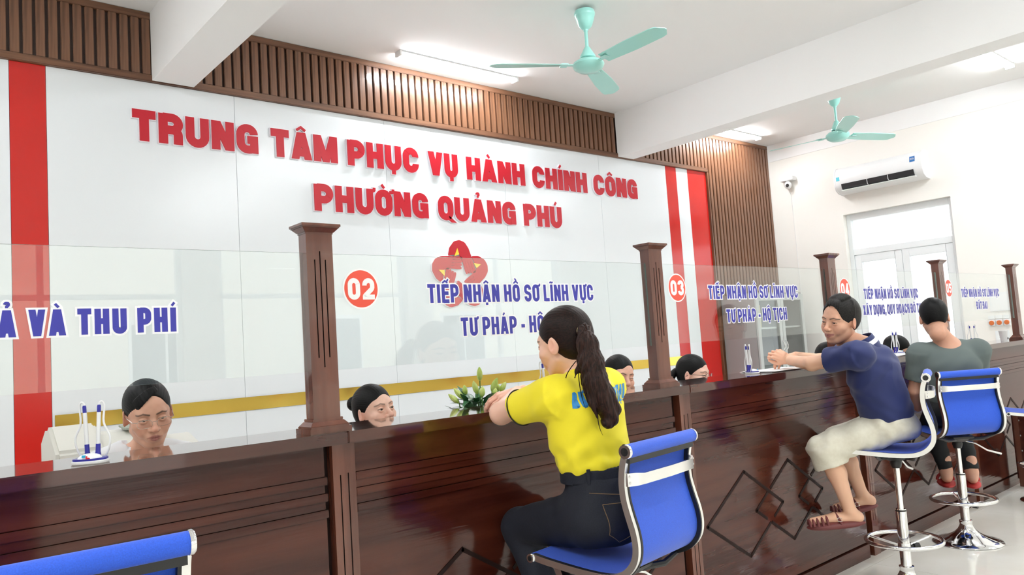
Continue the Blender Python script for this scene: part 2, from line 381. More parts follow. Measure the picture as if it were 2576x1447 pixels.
# right wall with the doorway
wr = struct(MB().box(XR, XR + .22, Y0, 3.085, 0, ZC).box(XR, XR + .22, 4.262, YW, 0, ZC).box(XR, XR + .22, 3.085, 4.262, 2.672, ZC).build('wall_right', M['cream']))
struct(MB().box(XR - .008, XR, Y0, YW - .04, 3.505, ZC).build('trim_1', M['ceil']))
struct(MB().box(X0 - .2, X0, Y0, YW, 0, ZC).build('wall_left', M['cream']))
OP = [(-3.2, -.4, .6, 2.9), (0.0, 2.7, 0, 2.9), (3.1, 5.6, .6, 2.9), (6.0, 8.5, .6, 2.9)]
w = MB(); xs = X0
for a, b, c, d in OP:
    w.box(xs, a, Y0 - .22, Y0, 0, ZC); w.box(a, b, Y0 - .22, Y0, d, ZC)
    if c: w.box(a, b, Y0 - .22, Y0, 0, c)
    xs = b
    portal(((a + b) / 2, Y0 - .24, (c + d) / 2), (-PI / 2, 0, 0), b - a, d - c)
w.box(xs, XR, Y0 - .22, Y0, 0, ZC)
struct(w.build('wall_front', M['cream']))
portal((XR + .24, 3.67, 1.33), (0, PI / 2, 0), 2.66, 1.17)
for n, (a, b, c, d) in enumerate(OP):
    f = MB(); t = .055; y0, y1 = Y0 - .14, Y0 - .08
    for q in (a, (a + b) / 2 - t / 2, b - t): f.box(q, q + t, y0, y1, c, d)
    f.box(a, b, y0, y1, d - t, d); f.box(a, b, y0, y1, c, c + t); f.box(a, b, y0 + .005, y1 - .005, 2.15, 2.15 + t)
    o = struct(f.build('window_%d' % (n + 1) if c else 'door_2', M['upvc']))
    for (p, q) in ((a + t, (a + b) / 2 - t / 2), ((a + b) / 2 + t / 2, b - t)):
        if c == 0 and p > 1: continue
        MB().box(p, q, Y0 - .113, Y0 - .107, c + t, d - t).build('pane', M['pane'], o)
# outside: paved yard and the building across it
struct(MB().box(-30, 40, -40, 30, -.30, -.14).build('ground_outside', M['concrete']))
bd = tag(empty('building', (3, -13, -.14)), 'cream rendered building with barred windows across the yard behind the camera', 'building')
MB().box(-12, 14, -3, 0, 0, 8.5).build('wall', M['facade'], bd)
wm = MB().box(-.75, .75, 0, .08, -.9, .9).mesh('window', M['upvc']); pm = MB().box(-.33, .33, .05, .085, -.8, .8).mesh('pane', M['darkglass'])
for zz in (1.7, 5.2):
    for xx in range(-10, 13, 4):
        wo = link('window', wm, bd, (xx, 0, zz)); link('pane', pm, wo, (-.36, .01, 0)); link('pane', pm, wo, (.36, .01, 0))

# ---------------------------------------------------------------- back wall cladding
YP = YW - .018     # front of the laminate panels
def wpart(name, x0, x1, z0, z1, y0, y1, m, bevel=0): return MB().box(x0, x1, y0, y1, z0, z1).build(name, m, wb, bevel=bevel)
edges = [-2.94, -1.71, -.48, .652, .839, 1.978, 3.18, 4.41, 5.667, 6.738, 6.925, 7.131]
for a, b in zip(edges, edges[1:]):
    red = (a, b) in ((.652, .839), (6.738, 6.925))
    wpart('stripe' if red else 'panel', a + .0012, b - .0012, .03, 3.25, YP, YW, M['red'] if red else M['board'])
wpart('stripe', 7.132, 7.478, .03, 3.25, YP, YW, M['red'])
wpart('backing', X0, XR, 3.25, ZC, YW - .010, YW, M['walnut_back']); wpart('backing', 7.52, XR, 0, 3.25, YW - .010, YW, M['walnut_back'])
wpart('rail', X0, 7.505, 3.252, 3.298, YW - .042, YW, M['walnut_h'], .004)
wpart('rail', 7.480, 7.508, 0.0, 3.252, YW - .042, YW, M['walnut_v'] if 'walnut_v' in M else M['walnut'], .004)
for a, b in ((X0, -3.06), (-2.8, 1.437), (1.700, 5.95), (6.185, XR)): wpart('rail', a, b, 3.672, 3.718, YW - .036, YW, M['walnut_h'], .003)
sl_s = MB().box(0, .049, YW - .034, YW - .008, 3.298, 3.672).mesh('slat', M['walnut'], bevel=.0035)
sl_l = MB().box(0, .049, YW - .034, YW - .008, 0.0, 3.672).mesh('slat', M['walnut'], bevel=.0035)
x = -2.78
pitch = .0661
while x < XR - .05:
    if not (1.437 < x + .049 and x < 1.700) and not (5.95 < x + .049 and x < 6.185):
        link('slat', sl_s if x < 7.508 else sl_l, wb, (x, RNG.uniform(-.0012, .0012), 0))
    x += pitch
# gold mirror strips on the white panels
gs = MB().box(.852, 6.768, YP - .006, YP - .0005, 1.068, 1.157).build('gold_strip', M['gold'], wb)
MB().box(.852, 6.768, YP - .004, YP - .0005, .62, .64).build('gold_strip', M['gold'], wb)

# ---------------------------------------------------------------- raised red lettering and emblem
sg = tag(empty('sign_lettering', (1.31, YW - .04, 2.45)), 'two lines of large raised red lettering on the upper white wall', 'sign')
YL = YW - .04
for txt, a, b, z, h in (('TRUNG', 1.311, 2.131, 2.852, .201), ('TÂM', 2.227, 2.748, 2.850, .201), ('PHỤC', 2.833, 3.480, 2.848, .200), ('VỤ', 3.577, 3.878, 2.845, .200),
                        ('HÀNH', 3.972, 4.641, 2.842, .200), ('CHÍNH', 4.735, 5.458, 2.840, .200), ('CÔNG', 5.554, 6.212, 2.838, .200),
                        ('PHƯỜNG', 2.540, 3.550, 2.476, .201), ('QUẢNG', 3.649, 4.498, 2.474, .200), ('PHÚ', 4.595, 5.076, 2.472, .200)):
    for it in word_layout(txt, a, b, h, .057, .017):
        f = letters_mesh([it], z, h, .057, 0, YL, YL + .005); bk = letters_mesh([it], z, h, .057, .0045, YL + .005, YP)
        off = Vector((1.31, YW - .04, 2.45))
        for q in (f, bk): q.v = [(p[0] - off.x, p[1] - off.y, p[2] - off.z) for p in q.v]
        o = f.build('letter', M['redface'], sg); bk.build('letter_backing', M['acryl'], o)
em = tag(empty('emblem', (3.845, YL, 2.005)), 'round red emblem of five interlaced hands with yellow cuffs on white wall', 'emblem')
def blob(pts, rad, seg=6): return rpath(pts, rad, True, seg)
for k in range(5):
    a = -k * 2 * PI / 5
    R2 = lambda p: (p[0] * cos(a) - p[1] * sin(a), p[0] * sin(a) + p[1] * cos(a))
    # thumb side arc, palm and four fingers, drawn for the topmost hand
    arm = [(-.125, .165), (-.105, .235), (-.055, .290), (.000, .303), (.055, .285), (.092, .235), (.118, .165), (.130, .120), (.020, .120), (-.012, .185), (-.060, .175)]
    hb = MB(); bb = MB()
    hb.prism([R2(p) for p in rpath(arm, [.01, .05, .05, .05, .05, .05, .03, 0, 0, .004, .003], True)], 'y', YL, YL + .005)
    bb.prism([R2((p[0] * 1.03, p[1] * 1.02 - .002)) for p in arm], 'y', YL + .005, YP)
    for i in range(4):
        x0 = .022 + i * .0275; sh = -.0 + .004 * i
        fg = [(x0, .121), (x0 + .0245, .121), (x0 + .052, .030 + sh), (x0 + .045, .012 + sh), (x0 + .030, .014 + sh), (x0 + .018, .05 + sh)]
        hb.prism([R2(p) for p in rpath(fg, [0, 0, .01, .012, .012, .01], True, 3)], 'y', YL, YL + .005)
        bb.prism([R2((p[0] + .002, p[1] - .003)) for p in fg], 'y', YL + .005, YP)
    mv = lambda m_: setattr(m_, 'v', [(p[0], p[1] - YL, p[2]) for p in m_.v])
    mv(hb); mv(bb)
    o = hb.build('hand', M['redface'], em); bb.build('hand_backing', M['acryl'], o)
    cf = MB().prism([R2(p) for p in ((-.060, .165), (-.012, .178), (-.028, .232))], 'y', -.004, .005); cf.build('cuff', M['yellow'], o)

# ---------------------------------------------------------------- counter bays
BAYS = [(-.72, 1.098, 1.159, 'leftmost counter bay, in front of the bespectacled clerk in white', False), (1.116, 2.820, 2.908, 'glossy mahogany counter bay where the woman in yellow leans', True),
        (2.860, 4.545, 4.635, 'glossy mahogany counter bay beneath glass number 03, beside bare shins', True), (4.592, 6.250, 6.345, 'mahogany counter bay beneath glass number 04, behind the two far seated men', True), (6.300, 8.05, 8.05, 'farthest mahogany counter bay beneath glass number 05', True)]
ct0 = -.72
for i, (a, b, ct1, lab, pil) in enumerate(BAYS):
    c = tag(empty('counter_unit', ((a + b) / 2, 2.35, 0)), lab, 'counter', 'bays of the service counter')
    ox, oy = (a + b) / 2, 2.35
    def cb(name, mb, m, parent=None, **kw):
        mb.v = [(p[0] - ox, p[1] - oy, p[2]) for p in mb.v]; return mb.build(name, m, parent or c, **kw)
    cb('countertop', MB().box(ct0 + .0008, ct1 - .0008, 2.195, 2.49, 1.112, 1.150), M['maho_top'], bevel=.003); ct0 = ct1
    pb = BAYS[i - 1][1] + .0005 if i else a
    cb('carcass', MB().box(pb, b, 2.262, 2.43, .0, 1.1115), M['maho_dark']); cb('added_back_panel', MB().box(pb, b, 2.43, 2.44, .0, 1.1115), M['cream'])  # unseen cream board added to lighten the gold strip's reflection
    pa = a
    if pil:
        pa = a + .078
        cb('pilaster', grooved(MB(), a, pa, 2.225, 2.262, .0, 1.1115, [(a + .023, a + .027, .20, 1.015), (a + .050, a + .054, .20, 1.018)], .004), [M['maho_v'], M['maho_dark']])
    # front boarding: wide top board, six courses, large lower panel
    cb('front_board', MB().box(pa + .001, b - .006, 2.233, 2.262, 1.0165, 1.111), M['maho'], bevel=.0015)
    zz = [1.016, .991, .966, .941, .916, .891]
    for k in range(5):
        cb('front_board', MB().box(pa + .001, b - (.001 if k % 2 == 0 else .007), 2.226 if k % 2 == 0 else 2.233, 2.262, zz[k + 1] + .0005, zz[k] - .0005), M['maho'], bevel=.0018)
    cb('front_panel', MB().box(pa + .001, b - .005, 2.233, 2.262, .092, .8905), M['maho'], bevel=.0015)
    cb('plinth', MB().box(pa, b, 2.229, 2.262, 0, .080), M['maho'], bevel=.001)
    mid = (pa + b) / 2
    groove_shade = MB()  # raised dark strips hold the shade of the rhombus grooves in their colour
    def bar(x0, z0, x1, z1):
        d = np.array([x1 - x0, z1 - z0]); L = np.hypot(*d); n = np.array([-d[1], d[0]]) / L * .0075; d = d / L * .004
        groove_shade.prism([(x0 - d[0] + n[0], z0 - d[1] + n[1]), (x1 + d[0] + n[0], z1 + d[1] + n[1]), (x1 + d[0] - n[0], z1 + d[1] - n[1]), (x0 - d[0] - n[0], z0 - d[1] - n[1])], 'y', 2.2305, 2.234)
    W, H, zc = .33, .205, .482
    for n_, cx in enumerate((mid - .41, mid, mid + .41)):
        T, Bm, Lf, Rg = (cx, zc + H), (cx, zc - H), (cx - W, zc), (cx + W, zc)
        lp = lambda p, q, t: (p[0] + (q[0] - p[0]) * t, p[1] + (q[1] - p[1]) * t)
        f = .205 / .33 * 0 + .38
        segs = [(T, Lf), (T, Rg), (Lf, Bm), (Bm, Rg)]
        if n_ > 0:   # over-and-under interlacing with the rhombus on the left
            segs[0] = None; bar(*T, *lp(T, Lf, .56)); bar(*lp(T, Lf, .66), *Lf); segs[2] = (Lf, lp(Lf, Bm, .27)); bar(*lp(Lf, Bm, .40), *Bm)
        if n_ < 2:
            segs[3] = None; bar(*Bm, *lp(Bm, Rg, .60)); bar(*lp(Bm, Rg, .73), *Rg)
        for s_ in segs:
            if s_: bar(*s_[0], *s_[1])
    cb('rhombus_groove_shade', groove_shade, M['maho_dark'])
    struct_ = None

# ---------------------------------------------------------------- turned-out posts and glass screens
PX = [1.070, 2.750, 4.405, 6.055, 7.660]
names = ['nearest of the fluted mahogany posts, beside the bun-haired clerk', 'fluted mahogany post between the smiling clerk and the ponytailed clerk', 'fluted mahogany post behind the head of the man in navy', 'fluted mahogany post above the head of the man in grey', 'farthest fluted mahogany post, beside the paper cup']
def make_post():
    r = empty('counter_post', (0, 0, 1.150))
    w_ = .0455
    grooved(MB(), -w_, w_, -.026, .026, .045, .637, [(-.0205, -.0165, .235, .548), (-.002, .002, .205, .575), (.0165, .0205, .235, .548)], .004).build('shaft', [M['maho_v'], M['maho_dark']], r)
    cp = MB().frustum((-w_ - .004, w_ + .004, -.030, .030), (-w_ - .017, w_ + .017, -.043, .043), .636, .650).box(-w_ - .003, w_ + .003, -.029, .029, .631, .636).box(-w_ - .019, w_ + .019, -.045, .045, .650, .6535).box(-w_ - .022, w_ + .022, -.048, .048, .6535, .6625)
    cp.build('capital', M['maho_v'], r, bevel=.0012)
    bs = MB().box(-w_ - .026, w_ + .026, -.052, .052, 0, .017).box(-w_ - .021, w_ + .021, -.047, .047, .017, .022).frustum((-w_ - .020, w_ + .020, -.046, .046), (-w_ - .008, w_ + .008, -.034, .034), .022, .036).box(-w_ - .006, w_ + .006, -.032, .032, .036, .045)
    bs.build('base', M['maho_v'], r, bevel=.0012)
    return r
p0 = make_post(); posts = [p0] + [copy_tree(p0) for _ in range(4)]
for o, x, n in zip(posts, PX, names):
    o.location = (x + .0455, 2.271, 1.150); tag(o, n, 'post', 'posts along the counter')
def screen(x0, x1, label):
    r = tag(empty('glass_screen', (x0, 2.273, 1.3426)), label, 'glass screen', 'glass screens above the counter')
    g = MB().box(0, x1 - x0, -.004, .004, 0, .379)
    g.m = [1 if i in (2 + 2, 3 + 2, 0, 1) else 0 for i in range(6)]
    g.build('pane', [M['glass'], M['edge']], r)
    return r
def lines(r, txt, x0, x1, z, h, t, gap, sp, o):
    ox, oy, oz = r.location
    ws = txt.split(' '); ntot = sum(len(unicodedata.normalize('NFC', w_)) for w_ in ws)
    unit = lambda w_: sum(CW.get(unicodedata.normalize('NFD', c_)[0], 1) for c_ in w_ if unicodedata.normalize('NFD', c_)[0] != 'I')
    nI = lambda w_: sum(1 for c_ in w_ if unicodedata.normalize('NFD', c_)[0] == 'I')
    ws = [unicodedata.normalize('NFC', w_) for w_ in ws]
    fix = sum(t * nI(w_) + gap * (len(w_) - 1) for w_ in ws) + sp * (len(ws) - 1)
    W = (x1 - x0 - fix) / sum(unit(w_) for w_ in ws); x = x0; items = []
    for w_ in ws:
        L = W * unit(w_) + t * nI(w_) + gap * (len(w_) - 1)
        items += word_layout(w_, x, x + L, h, t, gap); x += L + sp
    n = 0
    for w_ in ws:       # each word is a piece of vinyl of its own with its white outline
        it = items[n:n + len(w_)]; n += len(w_)
        f = letters_mesh(it, z, h, t, 0, -.0052, -.0047); f.v = [(p[0] - ox, p[1], p[2] - oz) for p in f.v]
        b = letters_mesh(it, z, h, t, o, -.0047, -.0041); b.v = [(p[0] - ox, p[1], p[2] - oz) for p in b.v]
        q = f.build('lettering', M['vinblue'], r); b.build('lettering_outline', M['vinwhite'], q)
def badge(r, x, z, d):
    ox, oy, oz = r.location
    disc = lambda R_, y0, y1: MB().prism([(x - ox + R_ * cos(k * PI / 28), z - oz + R_ * sin(k * PI / 28)) for k in range(56)], 'y', y0, y1)
    b = disc(.0625, -.0050, -.0046).build('number_badge', M['vinred'], r); disc(.0685, -.0046, -.0041).build('badge_rim', M['vinwhite'], b)
    f = letters_mesh(word_layout(d, x - .050, x + .050, .07, .0165, .009), z - .035, .07, .0165, 0, -.0056, -.0050); f.v = [(p[0] - ox, p[1], p[2] - oz) for p in f.v]
    f.build('digits', M['vinwhite'], b)
s1 = screen(-.62, 1.070, 'glass screen lettered QUẢ VÀ THU PHÍ above the bespectacled clerk')
lines(s1, 'QUẢ VÀ THU PHÍ', .168, .677, 1.486, .068, .0155, .0075, .027, .0052)
L1 = 'TIẾP NHẬN HỒ SƠ LĨNH VỰC'
s2 = screen(1.161, 2.750, 'glass screen bearing badge 02, the red emblem showing through it'); badge(s2, 1.2715, 1.606, '02')
lines(s2, L1, 1.537, 2.387, 1.555, .067, .0134, .0072, .024, .0046); lines(s2, 'TƯ PHÁP - HỘ TỊCH', 1.676, 2.255, 1.431, .067, .0134, .0072, .024, .0046)
s3 = screen(2.841, 4.405, 'glass screen bearing badge 03, red stripes and slats showing through it'); badge(s3, 2.969, 1.6085, '03')
lines(s3, L1, 3.217, 4.069, 1.552, .067, .0134, .0072, .024, .0046); lines(s3, 'TƯ PHÁP - HỘ TỊCH', 3.356, 3.933, 1.430, .067, .0134, .0072, .024, .0046)
s4 = screen(4.496, 6.055, 'glass screen with red badge 04 in front of the doorway'); badge(s4, 4.635, 1.600, '04')
lines(s4, L1, 4.880, 5.702, 1.535, .065, .0134, .0072, .024, .0046); lines(s4, 'XÂY DỰNG, QUY HOẠCH ĐÔ THỊ', 4.849, 5.755, 1.432, .064, .0134, .0065, .022, .0046)
s5 = screen(6.146, 7.660, 'farthest glass screen, with red badge 05'); badge(s5, 6.270, 1.603, '05')
lines(s5, L1, 6.510, 7.338, 1.533, .064, .0134, .0072, .024, .0046); lines(s5, 'ĐẤT ĐAI', 6.797, 7.035, 1.434, .061, .0134, .0072, .024, .0046)

# ---------------------------------------------------------------- door in the right wall
XD = XR + .11
d = struct(empty('door_1', (XD, 3.67, 0)))
def dp(name, y0, y1, z0, z1, x0, x1, m, par=None, bevel=0):
    px = par or d
    return MB().box(x0, x1, y0 - 3.67, y1 - 3.67, z0, z1).build(name, m, px, bevel=bevel)
fr = MB()
for (y0, y1, z0, z1) in ((3.085, 3.135, 0, 2.67), (4.212, 4.262, 0, 2.67), (3.1352, 4.2118, 2.60, 2.672), (3.1352, 4.2118, 2.185, 2.255)): fr.box(-.035, .035, y0 - 3.67, y1 - 3.67, z0, z1)
fr.build('frame', M['upvc'], d, bevel=.003)
dp('transom_pane', 3.135, 4.212, 2.255, 2.60, -.003, .003, M['pane'])
for (a, b) in ((3.137, 3.672), (3.675, 4.210)):
    lf = MB()
    for (y0, y1, z0, z1) in ((a, a + .075, 0.01, 2.18), (b - .075, b, .01, 2.18), (a + .075, b - .075, 2.095, 2.18), (a + .075, b - .075, .01, .12), (a + .075, b - .075, .85, .93)): lf.box(-.025, .025, y0 - 3.67, y1 - 3.67, z0, z1)
    l = lf.build('leaf', M['upvc'], d, bevel=.003)
    MB().box(-.003, .003, a + .075 - 3.67, b - .075 - 3.67, .12, 2.095).build('pane', M['pane'], l)

# ---------------------------------------------------------------- ceiling: lights and fans
def light(x0, x1, y, label):
    r = tag(empty('ceiling_light', ((x0 + x1) / 2, y, ZC)), label, 'light', 'LED battens on the ceiling')
    L = (x1 - x0) / 2
    MB().prism([(-.030, 0), (.030, 0), (.036, -.014), (-.036, -.014)], 'x', -L, L).build('housing', M['whitep'], r)
    MB().prism([(-.033, -.0145), (.033, -.0145), (.028, -.030), (.012, -.038), (-.012, -.038), (-.028, -.030)], 'x', -L + .015, L - .015).build('diffuser', M['led'], r, smooth=True)
    for sx in (-1, 1): MB().box(min(sx * (L - .0145), sx * (L + .003)), max(sx * (L - .0145), sx * (L + .003)), -.038, .038, -.040, -.0005).build('end_cap', M['whitep'], r)
light(3.162, 4.362, 4.885, 'lit LED batten beside the walnut slats, left of the nearer fan')
light(7.10, 8.30, 4.94, 'small lit LED batten near the corner of the slatted wall')
light(7.05, 8.25, 2.24, 'lit LED batten at the upper right edge, near the right wall')
for q, lb in (((3.16, .35), 'added fill batten over the middle of the hall, out of view'), ((7.05, .35), 'added fill batten over the right of the hall, out of view'), ((-1.5, .35), 'added fill batten over the left of the hall, out of view'), ((3.16, 2.24), 'LED batten above the middle stools'), ((-1.5, 4.88), 'LED batten above the left end of the white wall'), ((-1.5, 2.24), 'LED batten above the left end of the counter'), ((3.16, -1.2), 'LED batten above the middle of the waiting area'), ((7.05, -1.2), 'LED batten above the right of the waiting area'), ((-1.5, -1.2), 'LED batten above the left of the waiting area')):  # the three over the hall are added, unseen, to brighten faces and floor
    light(q[0], q[0] + 1.2, q[1], lb)
def make_fan():
    r = empty('ceiling_fan', (0, 0, 0))    # origin at hub centre
    MB().lathe([(.012, .407), (.012, .375)]).tube([(-.03, 0, .40), (-.012, 0, .385), (.012, 0, .385), (.03, 0, .40)], .006).build('hook', M['chrome'], r, smooth=True)
    MB().lathe([(.02, .388), (.068, .384), (.074, .365), (.070, .345), (.068, .343), (.060, .31), (.046, .275), (.030, .258), (.018, .250), (.016, .24)]).build('canopy', M['mint'], r, smooth=True)
    MB().lathe([(.0125, .26), (.0125, .11)], n=16).build('downrod', M['mint'], r, smooth=True)
    MB().lathe([(.016, .125), (.022, .118), (.045, .075), (.056, .058), (.056, .046), (.050, .040)]).build('motor_cover', M['mint'], r, smooth=True)
    MB().lathe([(.040, .044), (.040, .028)]).build('motor_neck', M['hole'], r, smooth=True)
    MB().lathe([(.03, .030), (.085, .024), (.108, .008), (.112, -.006), (.102, -.028), (.070, -.048), (.030, -.056), (.004, -.058)]).build('motor', M['mint'], r, smooth=True)
    bm_ = MB(); N = 14; vs = []
    for k in range(N + 1):
        t = k / N; x_ = .15 + .55 * t
        wd = (.052 + .016 * min(1, t * 2.2)) * (1 if t < .86 else math.sqrt(max(0.02, 1 - ((t - .86) / .14) ** 2)))
        tw = -math.radians(14 - 5 * t)
        for sgn in (-1, 1):
            for dz in (-.002, .002): vs.append((x_, sgn * wd * cos(tw), sgn * wd * sin(tw) + dz - .004))
    f = []
    for k in range(N):
        a, b = 4 * k, 4 * k + 4
        f += [(a + 1, a + 3, b + 3, b + 1), (a, b, b + 2, a + 2), (a, a + 1, b + 1, b), (a + 2, b + 2, b + 3, a + 3)]
    f += [(0, 2, 3, 1), (4 * N, 4 * N + 1, 4 * N + 3, 4 * N + 2)]
    blade = MB().add(vs, f).mesh('blade', M['mint'], smooth=True)
    br = MB().box(.085, .19, -.014, .014, -.009, -.003).box(.15, .20, -.035, .035, -.009, -.004).mesh('blade_bracket', M['mint'])
    for k in range(3):
        b_ = link('blade', blade, r); b_.rotation_euler = (0, 0, k * 2 * PI / 3); link('blade_bracket', br, b_)
    return r
f1 = make_fan(); f2 = copy_tree(f1)
f1.location = (3.875, 3.564, 3.313); f1.rotation_euler = (0, 0, 2.583); tag(f1, 'mint green ceiling fan, the nearer and larger of the two', 'fan', 'ceiling fans')
f2.scale = (1, 1, 1.16); f2.location = (7.349, 3.515, 3.25); f2.rotation_euler = (0, 0, 1.697); tag(f2, 'mint green ceiling fan farther away, above the air conditioner', 'fan', 'ceiling fans')

# ---------------------------------------------------------------- things on the right wall
ac = tag(empty('air_conditioner', (XR, 3.75, 3.05)), 'white split air conditioner high on the right wall', 'air conditioner')
prof = [(0, .155), (-.10, .155), (-.150, .140), (-.185, .09), (-.198, .02), (-.192, -.05), (-.165, -.108), (-.11, -.140), (-.04, -.150), (0, -.150)]
def acp(name, pr, y0, y1, m, par=ac, **kw):
    mb = MB(); n = len(pr); mb.add([(p[0], y0, p[1]) for p in pr] + [(p[0], y1, p[1]) for p in pr], [tuple(range(n)), tuple(range(2 * n - 1, n - 1, -1))] + [(i, i + n, (i + 1) % n + n, (i + 1) % n) for i in range(n)]); return mb.build(name, m, par, **kw)
acp('body', prof, -.47, .47, M['whitep'], smooth=True)
acp('end_cap', [(p[0] * 1.02, p[1] * 1.02) for p in prof], -.492, -.47, M['whitep'], smooth=True); acp('end_cap', [(p[0] * 1.02, p[1] * 1.02) for p in prof], .47, .485, M['whitep'], smooth=True)
acp('outlet', [(-.1995, -.048), (-.192, -.095), (-.170, -.112), (-.160, -.10), (-.19, -.045)], -.40, .40, M['hole'])
acp('louvre', [(-.176, -.113), (-.190, -.122), (-.187, -.126), (-.150, -.128), (-.14, -.120)], -.41, .41, M['whitep'])
for yy in (-.13, .10): acp('outlet_divider', [(-.201, -.05), (-.193, -.10), (-.172, -.113), (-.165, -.1), (-.195, -.045)], yy, yy + .006, M['whitep'])
st = acp('energy_sticker', [(-.1865, .095), (-.1990, .035), (-.1980, .035), (-.1855, .095)], -.425, -.370, mat('blue_sticker', (.03, .16, .45), .4))
lm = letters_mesh(word_layout('R', 0, .011, .018, .0035, .002) + word_layout('32', .0135, .036, .018, .0035, .003), 0, .018, .0035, 0, 0, .001)
lm.v = [(-.1955 + p[1] - .21 * (p[2]) + .0015 * 0, -.380 - p[0], .058 + p[2]) for p in lm.v]; lm.build('sticker_lettering', M['vinwhite'], st)
acp('label_sticker', [(-.198, .04), (-.1995, -.005), (-.1975, -.005), (-.196, .04)], .415, .455, mat('cyan_sticker', (.08, .50, .62), .4))
cm = tag(empty('security_camera', (XR, 4.885, 3.2)), 'small white security camera on the wall beside the slats', 'camera')
MB().box(-.10, 0, -.085, .085, .005, .055).build('mount', M['whitep'], cm, bevel=.006)
MB().sphere((-.06, 0, -.045), .043, sc=(1, 1, 1.15)).lathe([(.02, 0), (.02, .012)], (-.06, 0, -.004)).build('ball', M['whitep'], cm, smooth=True)
MB().lathe([(.022, 0), (.020, .006)], (0, 0, 0), 20).xf(Matrix.Translation((-.098, -.012, -.055)) @ Matrix.Rotation(-PI / 2, 4, 'Y')).build('lens', M['blackp'], cm)
MB().tube([(-.055, 0, -.09), (-.012, .0, -.16), (-.004, 0, -.4), (-.004, -.01, -1.9)], .0022, 6).build('cable', M['whitep'], cm)
pf = tag(empty('notice_frame', (XR, 2.735, 1.51)), 'pale framed notice on the right wall above the orange dials', 'notice')
MB().box(-.012, 0, -.09, .09, -.095, .095).build('frame', M['upvc'], pf, bevel=.002); MB().box(-.0135, -.0121, -.075, .075, -.08, .08).build('sheet', M['paper'], pf)
for k in range(3):
    r = tag(empty('fan_regulator', (XR, 2.822 - k * .0685, 1.318)), '%s of three wall dials with orange knobs' % ('left', 'middle', 'right')[k] if False else ('orange wall dial nearest the doorway', 'orange wall dial between two others', 'orange wall dial nearest the farthest post')[k], 'dial', 'orange dials on the right wall')
    MB().box(-.022, 0, -.032, .032, -.055, .015).build('box', M['whitep'], r, bevel=.006); MB().box(-.014, 0, -.030, .030, .020, .055).build('name_plate', M['upvc'], r, bevel=.002)
    MB().lathe([(.024, 0), (.024, .006), (.020, .012), (.004, .013)], (0, 0, 0), 24).xf(Matrix.Translation((-.0215, 0, -.020)) @ Matrix.Rotation(-PI / 2, 4, 'Y')).build('knob', M['orange'], r, smooth=True)
for k, (yy, lab) in enumerate(((2.773, 'white wall socket plate left of the plugged one'), (2.708, 'white wall socket plate with a black plug'))):
    r = tag(empty('wall_socket', (XR, yy, 1.165)), lab, 'socket', 'sockets on the right wall')
    MB().box(-.010, 0, -.031, .031, -.05, .05).build('plate', M['upvc'], r, bevel=.002)
    MB().box(-.0112, -.0101, -.012, -.004, .01, .013).box(-.0112, -.0101, -.012, -.004, -.02, -.017).build('slots', M['hole'], r)
    if k: MB().box(-.05, -.010, -.018, .014, -.045, -.022).tube([(-.045, 0, -.035), (-.06, -.03, -.06), (-.03, -.05, -.10)], .004, 6).build('plug', M['blackp'], r, bevel=0)

# ---------------------------------------------------------------- cabinet by the back wall
cb_ = tag(empty('filing_cabinet', (7.538, 4.733, 0)), 'grey steel cabinet with two glazed doors by the slatted wall', 'cabinet')
k_ = MB(); W, D_, H = 1.025, .42, 1.80
k_.box(0, .018, .0, D_, 0, H).box(W - .018, W, 0, D_, 0, H).box(.018, W - .018, 0, D_, H - .03, H).box(.018, W - .018, D_ - .01, D_, .03, H - .03).box(.018, W - .018, 0, D_, 0, .06)
k_.build('carcass', M['steel_d'], cb_, bevel=.002)
for z in (.45, .92, 1.39): MB().box(.018, W - .018, .03, D_ - .01, z, z + .02).build('shelf', M['steel'], cb_)
for x0 in (.005, .515):
    f = MB()
    for (a, b, c, e) in ((x0, x0 + .06, .06, 1.78), (x0 + .445, x0 + .505, .06, 1.78), (x0 + .06, x0 + .445, 1.71, 1.78), (x0 + .06, x0 + .445, .06, .13), (x0 + .06, x0 + .445, .70, .76)): f.box(a, b, -.022, -.002, c, e)
    l = f.build('door', M['steel'], cb_, bevel=.002); MB().box(x0 + .06, x0 + .445, -.014, -.010, .13, 1.71).build('pane', M['pane'], l)
    hx = .480 if x0 < .1 else .548
    MB().tube([(hx, -.022, 1.245), (hx, -.045, 1.225), (hx, -.052, 1.19), (hx, -.045, 1.155), (hx, -.022, 1.135)], .005, 8).build('handle', M['chrome'], l, smooth=True)
for i, (x, z, c) in enumerate(((.20, .94, (.75, .50, .18)), (.22, 1.41, (.70, .62, .35)), (.30, .47, (.6, .6, .62)))):
    b = MB().box(x, x + .09, .12, .34, z + .001, z + .26 if i else z + .16); o = b.build('box_file', mat('file_card_%d' % i, c, .7)); o.location = (7.538, 4.733, 0)
    tag(o, ('yellow box file on the middle shelf of the grey cabinet', 'cream box file on the upper shelf of the grey cabinet', 'pale box file on the lower shelf of the grey cabinet')[i], 'file')
# ---------------------------------------------------------------- working side of the counter
dk = tag(empty('staff_desk', (3.6, 2.58, 0)), 'low brown desk running behind the counter under the glass', 'desk')
MB().box(-4.3, 4.4, -.135, .05, .635, .665).build('desktop', M['desk'], dk)
for x in (-4.2, -2, 0, 2, 4.3): MB().box(x - .015, x + .015, -.13, .04, 0, .635).build('leg', M['desk'], dk)

